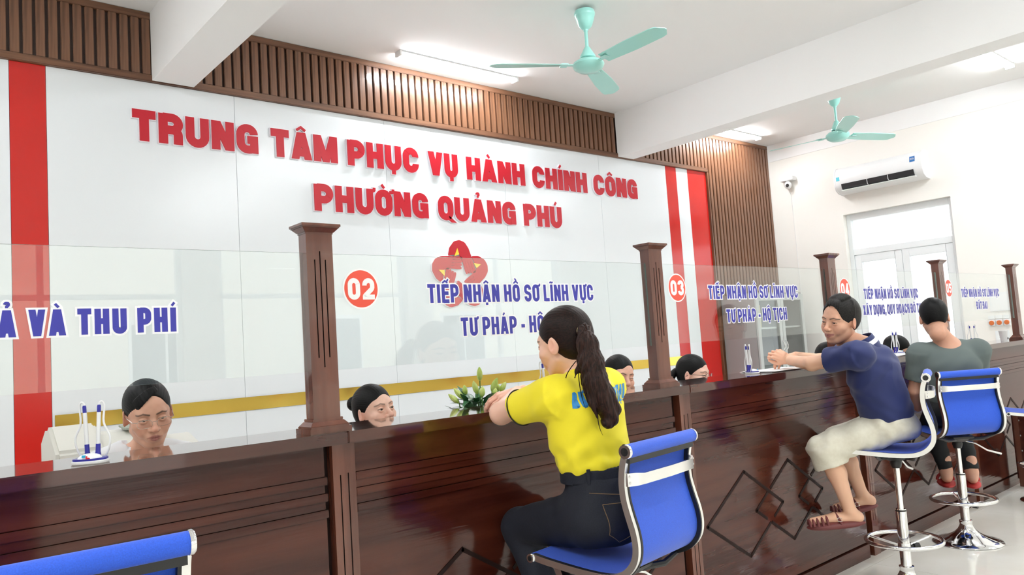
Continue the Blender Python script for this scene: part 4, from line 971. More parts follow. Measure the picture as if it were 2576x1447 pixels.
def frame(fw, up=(0, 0, 1)):
    f = V3(fw); f /= np.sqrt(f @ f); r = np.cross(f, V3(up)); r /= np.sqrt(r @ r); u = np.cross(r, f); return np.stack([r, f, u], 1)     # columns: right, forward, up
def azel(az, el=0, roll=0):
    a, e = math.radians(az), math.radians(el); R = frame((sin(a) * cos(e), cos(a) * cos(e), sin(e)))
    c, s_ = math.cos(math.radians(roll)), math.sin(math.radians(roll)); r, f, u = R.T
    return np.stack([c * r + s_ * u, f, -s_ * r + c * u], 1)
def seg_d(P, a, b):
    a, b = V3(a), V3(b); ab = b - a; t = np.clip(((P - a) @ ab) / (ab @ ab), 0, 1); return np.sqrt((((P - a) - t[:, None] * ab) ** 2).sum(1))
def head(root, pos, R, skin=(.56, .31, .22), hair='short', hairm='hair_k', eyes=.0042, smile=0., male=True, sc=1., res=.0024, lip=(.42, .13, .11), brow=.8, look=(0, 0), glasses=None, neck=None, brows=True, wrinkles=False, ears=True):
    """build a head in its own axes (x right, y forward, z up; origin between the ears) and return its skin surface in world space"""
    pos = V3(pos); W = lambda p: pos + R @ (V3(p) * sc)
    v = Vol((-.105, -.13, -.20), (.105, .145, .135), res)
    v.ell((0, -.014, .036), (.0755, .094, .083), k=.0)
    v.ell((0, .022, .005), (.0665, .066, .090), k=.02)
    v.ell((0, .022, -.050), (.056 if male else .0525, .060, .062), k=.022)
    v.ell((0, .062, -.094), (.024 if male else .019, .020, .017), k=.022)
    for s_ in (-1, 1):
        v.cap((s_ * .052, .0, -.052), (s_ * .022, .055, -.092), .014 if male else .011, .013, k=.022)
        v.ell((s_ * .044, .055, -.024), (.024, .024, .021), k=.018)
        v.ell((s_ * (.033 + .004 * smile), .066, -.046 + .010 * smile), (.019, .017, .019 + .004 * smile), k=.014)
    v.cap((-.036, .074, .023), (.036, .074, .023), .010, .010, k=.018)
    # eye sockets, nose
    for s_ in (-1, 1): v.ell((s_ * .0315, .097, .004), (.021, .017, .014), k=.012, op='sub')
    v.cap((0, .081, .012), (0, .104, -.026), .0075, .0115, k=.011)
    v.ell((0, .105, -.029), (.0125, .0115, .010), k=.007)
    for s_ in (-1, 1):
        v.ell((s_ * .0135, .094, -.032), (.0085, .0115, .0085), k=.005); v.ell((s_ * .0068, .100, -.0405), (.0038, .0062, .0035), k=.002, op='sub')
    # mouth
    cu = .007 * smile; wd = .023 + .006 * smile
    v.ell((0, .080, -.062), (.030, .018, .022), k=.014)
    for s_ in (-1, 1):
        v.cap((0, .0965 - .002 * smile, -.0585), (s_ * wd * .92, .0835, -.0625 + cu), .0050, .0022, k=.004)
        v.cap((0, .0950 - .002 * smile, -.0690), (s_ * wd * .80, .0835, -.0650 + cu), .0062, .0026, k=.004)
    for s_ in (-1, 1): v.cap((0, .1015, -.0638), (s_ * wd * 1.05, .0880, -.0638 + cu * 1.15), .0011 + .0012 * max(0, smile - .6), .0009, k=.0016, op='sub')
    if smile > .4:
        for s_ in (-1, 1): v.cap((s_ * .019, .096, -.034), (s_ * .036, .083, -.064), .0018, .0014, k=.004, op='sub')
    if wrinkles:
        for s_ in (-1, 1):
            for q in (0, .011): v.cap((s_ * (.044 + q), .080 - q * .9, -.026), (s_ * (.050 + q), .062 - q, -.072), .0012, .0010, k=.003, op='sub')
    # eyeballs and lids
    for s_ in (-1, 1):
        c = (s_ * .0315, .0745, .001); v.ell(c, (.0156, .0152, .0145), k=.003)
        v.cap((s_ * (.0315 - .0115), .0888, .0005), (s_ * (.0315 + .003), .0892, .0022), max(.0016, eyes * .85), max(.0018, eyes), k=.0008, op='sub'); v.cap((s_ * (.0315 + .003), .0892, .0022), (s_ * (.0315 + .0125), .0850, .0028), max(.0018, eyes), max(.0012, eyes * .6), k=.0008, op='sub')
    # ears
    for s_ in (-1, 1):
        Re = azel(s_ * 62, 0)
        v.ell((s_ * .079, -.010, -.006), (.019, .0065, .031), azel(s_ * -68), k=.004)
        v.ell((s_ * .074, -.003, -.012), (.010, .008, .018), k=.008)
        v.ell((s_ * .087, -.004, -.002), (.0105, .0050, .019), azel(s_ * -68), k=.003, op='sub')
    v.cap((0, -.028, -.06), (0, -.036, -.115), .050 if male else .043, .050 if male else .043, k=.03)
    P, Q = v.net(1)
    # colour by place on the face
    sk = V3(skin)
    def colour(p):
        n_ = (np.sin(p[:, 0] * 210) * np.sin(p[:, 1] * 190 + 1) * np.sin(p[:, 2] * 230 + 2)) * .03
        c = sk[None] * (1 + n_[:, None])
        rd = lambda d, w: np.clip(1 - d / w, 0, 1)[:, None]
        for s_ in (-1, 1):
            c = c + rd(seg_d(p, (s_ * .040, .070, -.030), (s_ * .042, .068, -.035)), .030) * V3((.05, -.022, -.016)) * .8
            c = c * (1 - rd(seg_d(p, (s_ * .088, -.012, 0), (s_ * .086, -.006, -.02)), .03) * V3((.0, .16, .16)))
        c = c * (1 - rd(seg_d(p, (0, .112, -.03), (0, .110, -.026)), .020) * V3((-.02, .12, .12)))
        fr = (p[:, 1] > .06)
        dl = np.minimum(seg_d(p, (0, .099, -.0590), (wd * .9, .086, -.0625 + cu)), seg_d(p, (0, .099, -.0590), (-wd * .9, .086, -.0625 + cu)))
        dl = np.minimum(dl, np.minimum(seg_d(p, (0, .098, -.0690), (wd * .8, .086, -.0655 + cu)), seg_d(p, (0, .098, -.0690), (-wd * .8, .086, -.0655 + cu))))
        w = np.clip((.0072 - dl) / .0022, 0, 1)[:, None] * fr[:, None]; c = c * (1 - w) + V3(lip) * w
        dm = np.minimum(seg_d(p, (0, .0985, -.0638), (wd * .8, .0885, -.0638 + cu * .9)), seg_d(p, (0, .0985, -.0638), (-wd * .8, .0885, -.0638 + cu * .9)))
        w = np.clip((.0026 - dm) / .0012, 0, 1)[:, None] * fr[:, None]; c = c * (1 - w * .75)
        for s_ in (-1, 1):
            if brows:
                q_ = p * V3((1, 0, 1)); d_ = np.minimum(seg_d(q_, (s_ * .013, 0, .0225), (s_ * .033, 0, .0285)), seg_d(q_, (s_ * .033, 0, .0285), (s_ * .052, 0, .0220)) + .0006)
                w = (np.clip((.0040 - d_) / .0018, 0, 1) * (p[:, 1] > .035))[:, None] * brow; c = c * (1 - w) + V3((.022, .015, .012)) * w
            q_ = p * V3((1, 0, 1)); d_ = np.minimum(seg_d(q_, (s_ * .0195, 0, .0015 + eyes * .4), (s_ * .033, 0, .0030 + eyes)), seg_d(q_, (s_ * .033, 0, .0030 + eyes), (s_ * .0455, 0, .0030 + eyes * .3))); w = (np.clip((.0022 - d_) / .0012, 0, 1) * fr)[:, None] * .88; c = c * (1 - w) + V3((.03, .018, .015)) * w
            d_ = seg_d(p, (s_ * .007, .104, -.0405), (s_ * .0068, .098, -.0400)); w = np.clip((.0045 - d_) / .0015, 0, 1)[:, None] * .8; c = c * (1 - w * .85)
        return np.clip(c, 0, 1)
    C = colour(P)
    for s_ in (-1, 1):
        e = MB().sphere((0, 0, 0), .0126 * sc, 24, 18); me = e.mesh('eye', [M['eye'], M['iris']], smooth=True)
        d_ = V3((look[0], 1, look[1])); d_ /= np.sqrt(d_ @ d_)
        for q in me.polygons:
            if (V3(q.center) / (.0126 * sc)) @ (V3((0, 0, 1))) > .86: q.material_index = 1
        o = link('eye', me, root); mt = np.eye(4); mt[:3, :3] = R @ frame((0.0, 0.0, 1.0) if False else tuple(np.cross(d_, (1, 0, 0)) * 1.0), tuple(d_)); mt[:3, 3] = W((s_ * .0315, .0742, .0020)); o.matrix_world = Matrix(mt.tolist())
    # hair
    hm = M[hairm]; hp = []
    def hv(lo=(-.13, -.17, -.22), hi=(.13, .14, .17)): return Vol(lo, hi, res * 1.15)
    strands = lambda X, Y, Z: .00035 * np.sin(np.arctan2(X, Z + .02) * 83 + 3 * np.sin(np.arctan2(X, Z + .02) * 9 + Y * 23)) + .0006 * np.sin(X * 61 + 2) * np.sin(Y * 47) * np.sin(Z * 53 + 1)
    if hair in ('short', 'fringe', 'crop', 'recede', 'back', 'bun', 'pony', 'side'):
        h = hv(); t = .009 if hair in ('short', 'recede') else .006
        h.ell((0, -.016, .038), (.0755 + t, .094 + t, .083 + t + .003), k=0)
        if hair in ('back', 'bun', 'pony', 'side'): h.ell((0, -.045, -.005), (.070, .062, .070), k=.02)
        else: h.ell((0, -.045, .0), (.070, .058, .068), k=.02)
        if hair == 'crop': h.plane((0, -.05, -.052), (0, -.25, -1))
        h.disp(strands)
        # locks combed over the skull, then the face opening
        def lock(a_, b_, r0, r1, lift=.0, n=9):
            a_, b_ = V3(a_), V3(b_); a_ /= np.linalg.norm(a_); b_ /= np.linalg.norm(b_); E_ = V3((.0755 + t, .094 + t, .086 + t)); pr = None
            for q in range(n):
                u_ = q / (n - 1); d_ = a_ * (1 - u_) + b_ * u_; d_ /= np.linalg.norm(d_); p_ = V3((0, -.016, .038)) + d_ * E_ * (1 + lift * sin(PI * u_))
                r_ = r0 + (r1 - r0) * u_ ** 2
                if pr is not None: locks.append((pr[0], p_, pr[1], r_))
                pr = (p_, r_)
        locks = []
        if hair == 'recede':
            for q in range(9):
                w_ = q / 8; lock((.5 - 1.0 * w_, -.2, 1), (.55 - 1.1 * w_, .60 - .2 * abs(w_ - .5), .95 + .03 * sin(q * 2.1)), .0050, .0035, .02)
        if hair == 'recede': h.ell((0, .105, -.014), (.068, .100, .112), k=.006, op='sub')
        elif hair in ('fringe', 'short'): h.ell((-.008, .112, -.016), (.066, .086, .120), k=.006, op='sub')
        elif hair == 'crop': h.ell((0, .112, -.03), (.075, .095, .10), k=.006, op='sub')
        elif not ears: h.ell((-.020, .105, -.030), (.066, .100, .110), k=.006, op='sub')
        else: h.ell((0, .108, -.030), (.0655, .096, .1015), k=.006, op='sub')
        if locks:
            for L_ in locks: h.cap(L_[0], L_[1], L_[2], L_[3], k=.010)
            locks = []
        if hair == 'fringe':      # thin strands falling across the brow
            for q in range(7):
                w_ = q / 6; lock((-.36 + .10 * w_, .84 - .14 * w_, .86 + .1 * w_), (.62 + .22 * w_, .92 - .12 * w_, .02 + .40 * w_), .0032, .0012, .020 + .012 * w_)
        if hair == 'recede':
            for q in range(8):
                w_ = q / 7; lock((.35 - .8 * w_, .62, .95), (.30 - 1.0 * w_, .96, .60 - .12 * w_ + .08 * sin(q * 2.1)), .0044, .0008, .012)
            for s_ in (-1, 1):
                for q in range(4): lock((s_ * .8, -.2 + .05 * q, .9), (s_ * 1, .36 - .08 * q, .06 - .06 * q), .005, .002, .01)
        for s_ in (-1, 1):    # round the ears and temples
            if ears: h.ell((s_ * .085, .005 if male else .0, -.020), (.026, .024, .030), k=.006, op='sub')
            h.ell((s_ * .07, .05, -.05), (.04, .045, .055), k=.006, op='sub')
        if not ears:
            for s_ in (1,): h.cap((s_ * .074, .004, .02), (s_ * .070, -.012, -.07), .014, .012, k=.02)
        for L_ in locks: h.cap(L_[0], L_[1], L_[2], L_[3], k=.0035)
        h.plane((0, 0, -.062 if male else -.072), (0, .25, -1))
        P_, Q_ = h.net(1); hp.append((P_, Q_))
    if hair == 'bun':
        f = hv(); f.ell((0, -.128, .055), (.040, .036, .036), k=0).disp(lambda X, Y, Z: .0008 * np.sin(30 * np.arctan2(Z - .055, X) + 200 * (Y + .128))); hp.append(f.net(1))
    allP = [(np.array([W(p) for p in P_]) if False else pos + (P_ * sc) @ R.T, Q_) for P_, Q_ in hp]
    if allP: link('hair', sdf_mesh('hair', allP, hm), root)
    if glasses:
        g = MB(); rim, metal = glasses
        for s_ in (-1, 1):
            if rim == 'round': pts = [(s_ * .033 + .020 * cos(a), .1085 - .004 * abs(cos(a)) - abs(s_ * .033 + .020 * cos(a)) * .10, -.003 + .0195 * sin(a)) for a in [2 * PI * k / 28 for k in range(28)]]
            else: pts = [(s_ * .033 + .0245 * math.copysign(abs(cos(a)) ** .6, cos(a)), .1105 - abs(s_ * .033 + .0245 * cos(a)) * .16, -.004 + .0150 * math.copysign(abs(sin(a)) ** .7, sin(a))) for a in [2 * PI * k / 28 for k in range(28)]]
            g.tube(pts, .0011 if rim == 'round' else .0007, 6, closed=True)
            g.tube([(s_ * .055, .098, .004), (s_ * .070, .088, .004), (s_ * .0805, .01, .006), (s_ * .083, -.018, -.008)], .0013, 6)
            l_ = MB().add(pts, [tuple(range(28))]); l_.v = [tuple(W(p)) for p in l_.v]; lens = l_
            globals().setdefault('_lens', []).append(lens)
        g.tube([(-.010, .108, .002), (0, .1115, .004), (.010, .108, .002)], .0010, 6)
        g.v = [tuple(W(p)) for p in g.v]; go = g.build('glasses', metal, root, smooth=True)
        for l_ in _lens: l_.build('lens', M['lens'], go)
        _lens.clear()
    return (pos + (P * sc) @ R.T, Q), C
def hand_parts(wr, R, side=1, curl=(.3, .5, .35), sc=1., spread=.10, thumb=(.9, .35), res=.0022):
    """hand in axes R: x = toward the little finger when side=1, y = toward the fingers, z = back of the hand"""
    T = lambda p: V3(wr) + R @ (V3((p[0] * side, p[1], p[2])) * sc); caps = []
    caps.append((T((0, -.03, 0)), T((0, .012, 0)), .022 * sc, .023 * sc, .012))
    kn = [(-.029, .083, .002), (-.010, .088, .004), (.010, .084, .003), (.027, .075, -.001)]; ln = [(.040, .024, .019), (.044, .028, .020), (.040, .026, .019), (.031, .019, .017)]
    for i, (k_, L) in enumerate(zip(kn, ln)):
        b = (k_[0] * .62, .010, 0); caps.append((T(b), T(k_), .0125 * sc, .0102 * sc, .009))
        a = (k_[0]) * spread * 22 * .01; ang = 0; p = V3(k_); dirx = k_[0] * spread * 12
        r0 = (.0088, .0092, .0086, .0076)[i]
        for q in range(3):
            ang += curl[q] * (1 + .06 * i); d = V3((dirx * cos(ang), cos(ang), -sin(ang))); d /= np.sqrt(d @ d); e = p + d * L[q]
            caps.append((T(p), T(e), (r0 - .0007 * q) * sc, (r0 - .0007 * (q + 1)) * sc, .0028)); p = e
    p = V3((-.018, .020, -.006)); q1 = V3((-.040, .048, -.018)); a, b = thumb
    q2 = q1 + V3((-.30 * (1 - b), cos(a * .5), -sin(a) * .6)) * .034; q3 = q2 + V3((.10 * b, cos(a), -sin(a) * .8)) * .027
    caps += [(T(p), T(q1), .0135 * sc, .0115 * sc, .010), (T(q1), T(q2), .0108 * sc, .0098 * sc, .004), (T(q2), T(q3), .0098 * sc, .0080 * sc, .003)]
    lo = np.min([np.minimum(c[0], c[1]) for c in caps], 0) - .03; hi = np.max([np.maximum(c[0], c[1]) for c in caps], 0) + .03
    v = Vol(lo, hi, res); v.ell(T((0, .045, -.001)), (.030 * sc, .042 * sc, .0135 * sc), R, k=0)
    for c in caps: v.cap(c[0], c[1], c[2], c[3], k=c[4])
    return v.net(1)
def person(label, hd, hcol, limbs=(), hands=(), clothes=(), lo=None, hi=None, res=.006, extra_skin=None, shade=None):
    """one continuous skin mesh, with hair, eyes and clothing as children"""
    root = tag(empty('person', tuple(hd['pos'][:2]) + (0,)), label, 'person')
    bpy.context.view_layer.update()
    return root
def under(root, o):
    o.parent = root; o.matrix_parent_inverse = Matrix.Translation(root.location).inverted(); return o
def make_person(label, pos, R, head_kw, limbs, hands=(), garments=(), skin=(.56, .31, .22), res=.006, loc=None, name='person', limb_skin=None):
    loc = loc or (pos[0], pos[1], 0)
    root = tag(empty(name, loc), label, 'person')
    n0 = set(bpy.data.objects)
    (HP, HQ), HC = head(None, pos, R, skin=skin, **head_kw)
    parts = [(HP, HQ)]; cols = [HC]
    if limbs:
        lo = np.min([np.minimum(c[0], c[1]) - max(c[2], c[3]) for c in limbs], 0) - .03; hi = np.max([np.maximum(c[0], c[1]) + max(c[2], c[3]) for c in limbs], 0) + .03
        v = Vol(lo, hi, res)
        for c in limbs: v.cap(c[0], c[1], c[2], c[3], k=c[4] if len(c) > 4 else .025)
        P, Q = v.net(1); parts.append((P, Q)); w_ = np.clip((np.sqrt(((P - V3(pos)) ** 2).sum(1)) - .16) / .08, 0, 1)[:, None]; cols.append((V3(skin) * (1 - w_) + V3(limb_skin or skin) * w_) * (1 + .03 * np.sin(P @ V3((60, 45, 50))))[:, None])
    for h in hands:
        P, Q = hand_parts(*h[0], **h[1]); parts.append((P, Q)); cols.append(np.tile(V3(limb_skin or skin) * V3((1.02, .93, .92)), (len(P), 1)))
    CC = np.concatenate(cols)
    me = sdf_mesh('body', parts, M['skin'], lambda P: CC); link('body', me)
    for g in garments: g()
    for o in [o for o in bpy.data.objects if o not in n0 and o.parent is None]:
        mw = o.matrix_world.copy() if o.type != 'EMPTY' else o.matrix_world
        under(root, o)
    return root
def cloth(name, v, m, sm=1, colfn=None):
    def go():
        link(name, sdf_mesh(name, [v.net(sm)], m, colfn))
    return go
def folds(v, dirs, amp):
    def fn(X, Y, Z):
        d = 0
        for (kx, ky, kz, ph, w_) in dirs:
            q = kx * X + ky * Y + kz * Z + ph; d = d + w_ * np.sin(q + 1.3 * np.sin(q * .37 + 4 * Z) + 1.1 * np.sin(9 * X - 7 * Y))
        return amp * d
    v.disp(fn); return v
from mathutils.bvhtree import BVHTree
def bvh_of(o): 
    mw = o.matrix_world; me = o.data
    return BVHTree.FromPolygons([v.co.copy() for v in me.vertices], [tuple(p.vertices) for p in me.polygons])
def project(pts, bv, d, off=.001, back=.25):
    out = []; d = Vector(d).normalized()
    for p in pts:
        p = Vector(p); h = bv.ray_cast(p - d * back, d)
        out.append(tuple(h[0] + h[1] * (off if h[1].dot(d) < 0 else -off)) if h[0] is not None else tuple(p))
    return out
def stitch(name, pts, bv, d, r, m, n=10):
    q = []
    for a, b in zip(pts, pts[1:]):
        for k in range(n): q.append(tuple(V3(a) + (V3(b) - V3(a)) * k / n))
    q.append(pts[-1]); MB().tube(project(q, bv, d, r * .4), r, 5).build(name, m)
M['yellow_c'] = mat('yellow_knit', (.93, .78, .022), .75, sheen=.1, bump=.15, scale=(700, 700, 700), bdist=.0005)
M['navy_c'] = mat('navy_knit', (.010, .020, .110), .7, sheen=.15, bump=.15, scale=(700, 700, 700), bdist=.0005)
M['grey_c'] = mat('grey_knit', (.125, .155, .150), .85, bump=.15, scale=(700, 700, 700), bdist=.0005)
M['white_c'] = mat('white_shirt_cloth', (.76, .77, .80), .8)
M['denim'] = mat('dark_denim', (.0035, .005, .012), .8, col2=(.007, .009, .020), scale=(300, 300, 300), bump=.2, bdist=.0006)
M['beige_c'] = mat('beige_cotton', (.70, .665, .55), .85, col2=(.76, .73, .62), scale=(40, 40, 40), bump=.15, bdist=.0006)
M['black_c'] = mat('black_cotton', (.010, .011, .012), .85)
M['thread'] = mat('tan_thread', (.22, .13, .06), .7); M['blkstripe'] = mat('black_trim', (.01, .01, .012), .7); M['white_k'] = mat('white_trim', (.85, .86, .9), .7)
M['print'] = mat('blue_print', (.04, .28, .66), .6)
M['sandal'] = mat('maroon_rubber', (.16, .035, .035), .45); M['slipper'] = mat('red_foam', (.50, .035, .035), .6)
M['gold_tie'] = mat('pale_gold_band', (.72, .62, .30), .35); M['metal_f'] = mat('spectacle_metal', (.55, .50, .45), .2, metal=1); M['black_f'] = mat('dark_spectacle_rim', (.02, .02, .02), .3)
FL = [(34, 22, 60, 0, .6), (-48, 30, 38, 2, .5), (20, -60, 44, 4, .4)]

# ------------------------------------------------ clerks behind the glass
def staff(label, pos, az, el, roll, hk, skin=(0.768, 0.448, 0.333), tz=0, body_az=None, lean=.03, shz=.215):
    R = azel(az, el, roll); pos = V3(pos); ba = math.radians(body_az if body_az is not None else az)
    f = V3((sin(ba), cos(ba), 0)); r = V3((cos(ba), -sin(ba), 0)); base = pos - f * (lean + .035)
    sh = base + V3((0, 0, -shz)); B = np.stack([r, f, V3((0, 0, 1))], 1)
    male = hk.get('male', True); w_ = .185 if male else .165
    limbs = [(pos + R @ V3((0, -.03, -.11)), sh + V3((0, 0, -.02)), .050 if male else .043, .055, .02), (sh + r * .10, sh - r * .10, .045, .045, .03)]
    limbs += [(sh + r * s_ * (w_ + .015) + V3((0, 0, -.22)), sh + r * s_ * .14 + f * .20 + V3((0, 0, -.17)), .032, .026, .02) for s_ in (-1, 1)]
    v = Vol(sh - .34, sh + V3((.34, .34, .11)), .010); v.lo  # shirt
    v = Vol((sh[0] - .33, sh[1] - .33, max(.44, sh[2] - .52)), (sh[0] + .33, sh[1] + .33, sh[2] + .10), .010)
    v.ell(sh + V3((0, 0, -.16)), (w_ - .015, .115, .20), B, k=0); v.ell(sh + V3((0, 0, -.38)), (w_ - .025, .115, .20), B, k=.05)
    for s_ in (-1, 1):
        v.cap(sh + r * s_ * .05 + V3((0, 0, .022)), sh + r * s_ * (w_ - .03) + V3((0, 0, -.022)), .042, .056, k=.035)
        v.cone(sh + r * s_ * (w_ - .02) + V3((0, 0, -.03)), sh + r * s_ * (w_ + .012) + V3((0, 0, -.22)), .062, .058, k=.02)
    v.cone(sh + V3((0, 0, -.02)) , sh + V3((0, 0, .055)) + f * .012, .070, .060, k=.012); v.cone(sh + V3((0, 0, .03)), sh + V3((0, 0, .10)) + f * .02, .054, .052, k=.002, op='sub')
    folds(v, FL, .0018)
    trousers = Vol((sh[0] - .45, sh[1] - .62, .05), (sh[0] + .45, sh[1] + .62, .66), .016)
    trousers.ell((base[0], base[1], .54), (.17, .13, .10), B, k=0)
    for s_ in (-1, 1):
        k_ = V3((base[0], base[1], .52)) + r * s_ * .10 + f * .34; h_ = V3((base[0], base[1], .53)) + r * s_ * .09
        trousers.cap(h_, k_, .085, .065, k=.03); trousers.cap(k_, (k_[0], k_[1], .12), .06, .05, k=.02)
    def seat():
        ch = MB().box(-.22, .22, -.22, .22, .42, .46).box(-.2, .2, -.25, -.22, .50, .80).box(-.02, .02, -.24, -.20, .44, .52).lathe([(.03, .05), (.03, .42)], n=12).box(-.25, .25, -.03, .03, 0, .05).box(-.03, .03, -.25, .25, 0, .05)
    o = make_person(label, pos, R, hk, limbs, (), [cloth('shirt', v, M['white_c']), cloth('trousers', trousers, M['black_c'], 0)], skin=skin, res=.009, loc=(base[0], base[1], 0))
    c = tag(empty('office_chair', (base[0], base[1], 0), -ba), 'black office chair under the clerk ' + label.split(' ', 1)[1][:0] + CH.pop(0), 'chair', 'office chairs behind the counter')
    MB().box(-.22, .22, -.20, .24, .405, .43).build('seat', M['black_c'], c, bevel=.015); MB().lathe([(.025, .06), (.025, .405)], n=14).build('column', M['blackp'], c)
    leg = MB().box(.02, .28, -.02, .02, .02, .06).mesh('leg', M['blackp'])
    for k in range(5): link('leg', leg, c).rotation_euler = (0, 0, k * 2 * PI / 5)
    return o
CH = ['with the rimless glasses', 'with the hair bun', 'with the broad smile', 'with round glasses and ponytail', 'behind the third post', 'with the lowered head']
staff('clerk with parted black hair and rimless glasses in a white shirt, looking down', (.738, 2.812, 1.234), 183, -14, -5,
      dict(hair='fringe', hairm='hair_k', eyes=.0034, lip=(.34, .13, .11), glasses=('half', M['metal_f']), res=.0018, look=(-.1, -.25), sc=.91), skin=(0.640, 0.352, 0.250), body_az=178, lean=.075, shz=.150)
staff('woman clerk with a black hair bun, looking up across the counter', (1.604, 2.800, 1.152), 170, 8, -4,
      dict(hair='bun', hairm='hair_k', sc=.90, eyes=.0046, male=False, res=.0020, look=(.0, .1), brow=.65, lip=(.50, .14, .14)), skin=(0.845, 0.525, 0.410), body_az=170)
staff('woman clerk smiling broadly, black hair drawn back, beyond the yellow shirt', (3.168, 2.862, 1.176), 196, -6, 8,
      dict(hair='side', hairm='hair_k', sc=.95, eyes=.0018, smile=1.0, ears=False, male=False, res=.0024, lip=(.52, .13, .13)), skin=(0.768, 0.435, 0.320), body_az=200)
def pony_s5():
    v = Vol((3.72, 2.80, .93), (4.15, 3.2, 1.25), .005); v.cap((3.90, 3.045, 1.16), (3.862, 3.085, 1.10), .020, .034, k=0); v.cap((3.862, 3.085, 1.10), (3.86, 3.09, 1.00), .034, .030, k=.02)
    link('ponytail', sdf_mesh('ponytail', [v.net(1)], M['hair_k']))
n0 = set(bpy.data.objects)
s5 = staff('woman clerk with round glasses and a low black ponytail', (3.957, 2.952, 1.130), 166, -6, 2,
      dict(hair='back', hairm='hair_k', eyes=.0034, male=False, res=.0024, glasses=('round', M['black_f']), brow=.6), skin=(0.845, 0.538, 0.422), body_az=185)
pony_s5(); o = bpy.data.objects['ponytail']; under(s5, o)
staff('clerk of whom only black hair shows behind the third post', (5.391, 2.810, 1.128), 200, -20, 0, dict(hair='short', hairm='hair_k', male=True, res=.0035), skin=(0.640, 0.371, 0.269), body_az=180)
staff('clerk with short black hair bent low behind the pen stand', (6.388, 2.749, 1.140), 158, -22, 0, dict(hair='crop', hairm='hair_k', male=True, res=.0032), skin=(0.538, 0.307, 0.218), body_az=175)

# ------------------------------------------------ woman in yellow
pos = (1.832, 1.892, 1.380); R = azel(-9, -8, 2)
shL, shR = V3((1.700, 1.826, 1.212)), V3((2.005, 1.866, 1.214)); elL, wrL = V3((1.706, 2.105, 1.150)), V3((1.888, 2.222, 1.208)); elR, wrR = V3((2.115, 2.190, 1.195)), V3((1.945, 2.315, 1.186))
B = azel(-7, 0)
limbs = [(V3(pos) + R @ V3((0, -.03, -.10)), (1.846, 1.815, 1.235), .043, .048, .02), (shL, shR, .036, .036, .03), (shL, elL, .040, .037, .012), (elL, wrL, .038, .024, .018), (shR, elR, .040, .037, .012), (elR, wrR, .038, .024, .018), ((1.85, 1.82, 1.18), (1.875, 1.81, .98), .10, .09, .05)]
for kx, ky, ex in ((1.800, 2.155, 1.87), (1.985, 2.165, 2.01)): limbs += [((1.875, 1.81, .95), (1.88 + (.07 if kx > 1.9 else -.07), 1.82, .80), .05, .06, .02), ((1.88 + (.07 if kx > 1.9 else -.07), 1.82, .80), (kx, ky, .730), .06, .04, .02), ((kx, ky, .735), (ex, 1.955, .30), .04, .030, .02), ((ex, 1.955, .30), (ex, 1.965, .20), .030, .030, .02)]
hds = [((wrL, frame((-.93, .30, -.22), (-.25, -.35, .90))), dict(side=-1, curl=(.35, .45, .3), sc=.88, spread=.05, thumb=(.7, .5), res=.0021)),
       ((wrR, frame((-.96, .05, -.10), (0, -.3, .95))), dict(side=1, curl=(.28, .35, .25), sc=.88, spread=.06, thumb=(.6, .5), res=.0024))]
sv = Vol((1.56, 1.62, .90), (2.20, 2.14, 1.32), .0045)
C_ = azel(-7, 0)
sv.ell((1.848, 1.838, 1.13), (.158, .112, .155), C_, k=0); sv.ell((1.860, 1.825, 1.03), (.142, .112, .125), C_, k=.05); sv.ell((1.868, 1.815, .978), (.134, .105, .055), C_, k=.03)
sv.cap((1.79, 1.825, 1.232), (1.725, 1.828, 1.216), .040, .052, k=.035); sv.cap((1.91, 1.835, 1.235), (1.985, 1.858, 1.218), .040, .052, k=.035)
sv.ell((1.842, 1.775, 1.165), (.115, .05, .085), C_, k=.04)
sv.cap(shL + V3((.012, -.006, .0)), shL + V3((.008, .03, -.01)), .062, .062, k=.03); sv.cap(shR, shR + (elR - shR) * .1, .062, .062, k=.03); sv.cone(shL + V3((.01, -.01, .0)), V3((1.7025, 2.005, 1.170)), .064, .058, k=.022); sv.cone(shR, shR + (elR - shR) * .60, .064, .058, k=.022)
folds(sv, [(40, 30, 34, 0, .5), (-30, 20, 52, 1, .5), (16, 44, 70, 2, .5), (60, -20, 16, 3, .35)], .0036)
sv.disp(lambda X, Y, Z: .0035 * np.sin(11 * np.arctan2(Y - 1.82, X - 1.865) + 2.5 * np.sin(24 * Z)) * np.clip((1.06 - Z) / .06, 0, 1))
sv.plane((0, 0, .940), (0, 0, -1))
collar = Vol((1.74, 1.72, 1.20), (1.96, 1.96, 1.34), .0032); ca, cb2 = V3((1.846, 1.822, 1.232)), V3((1.840, 1.840, 1.292))
collar.cone(ca, cb2, .066, .054, k=0, flat=1.05, ref=(0, 1, 0)); collar.cone(ca - (cb2 - ca) * .2, cb2 + (cb2 - ca) * .3, .060, .047, k=.001, flat=1.05, ref=(0, 1, 0), op='sub')
jn = Vol((1.62, 1.60, .18), (2.20, 2.34, .99), .007)
jn.ell((1.872, 1.806, .93), (.132, .104, .08), C_, k=0); jn.ell((1.878, 1.795, .845), (.160, .125, .115), C_, k=.04); jn.ell((1.880, 1.775, .80), (.165, .125, .085), C_, k=.04)
for s_, kx, ky in ((-1, 1.800, 2.155), (1, 1.985, 2.165)):
    h_ = V3((1.880 + s_ * .075, 1.82, .805)); k_ = V3((kx, ky, .735)); jn.cap(h_, k_, .092, .066, k=.03); jn.cap(k_, (kx + .03, ky - .20, .30), .064, .045, k=.018)
folds(jn, [(30, 50, 20, 0, .6), (-40, 24, 60, 1, .5)], .0020)
jn.plane((0, 0, .968), (0, 0, 1))
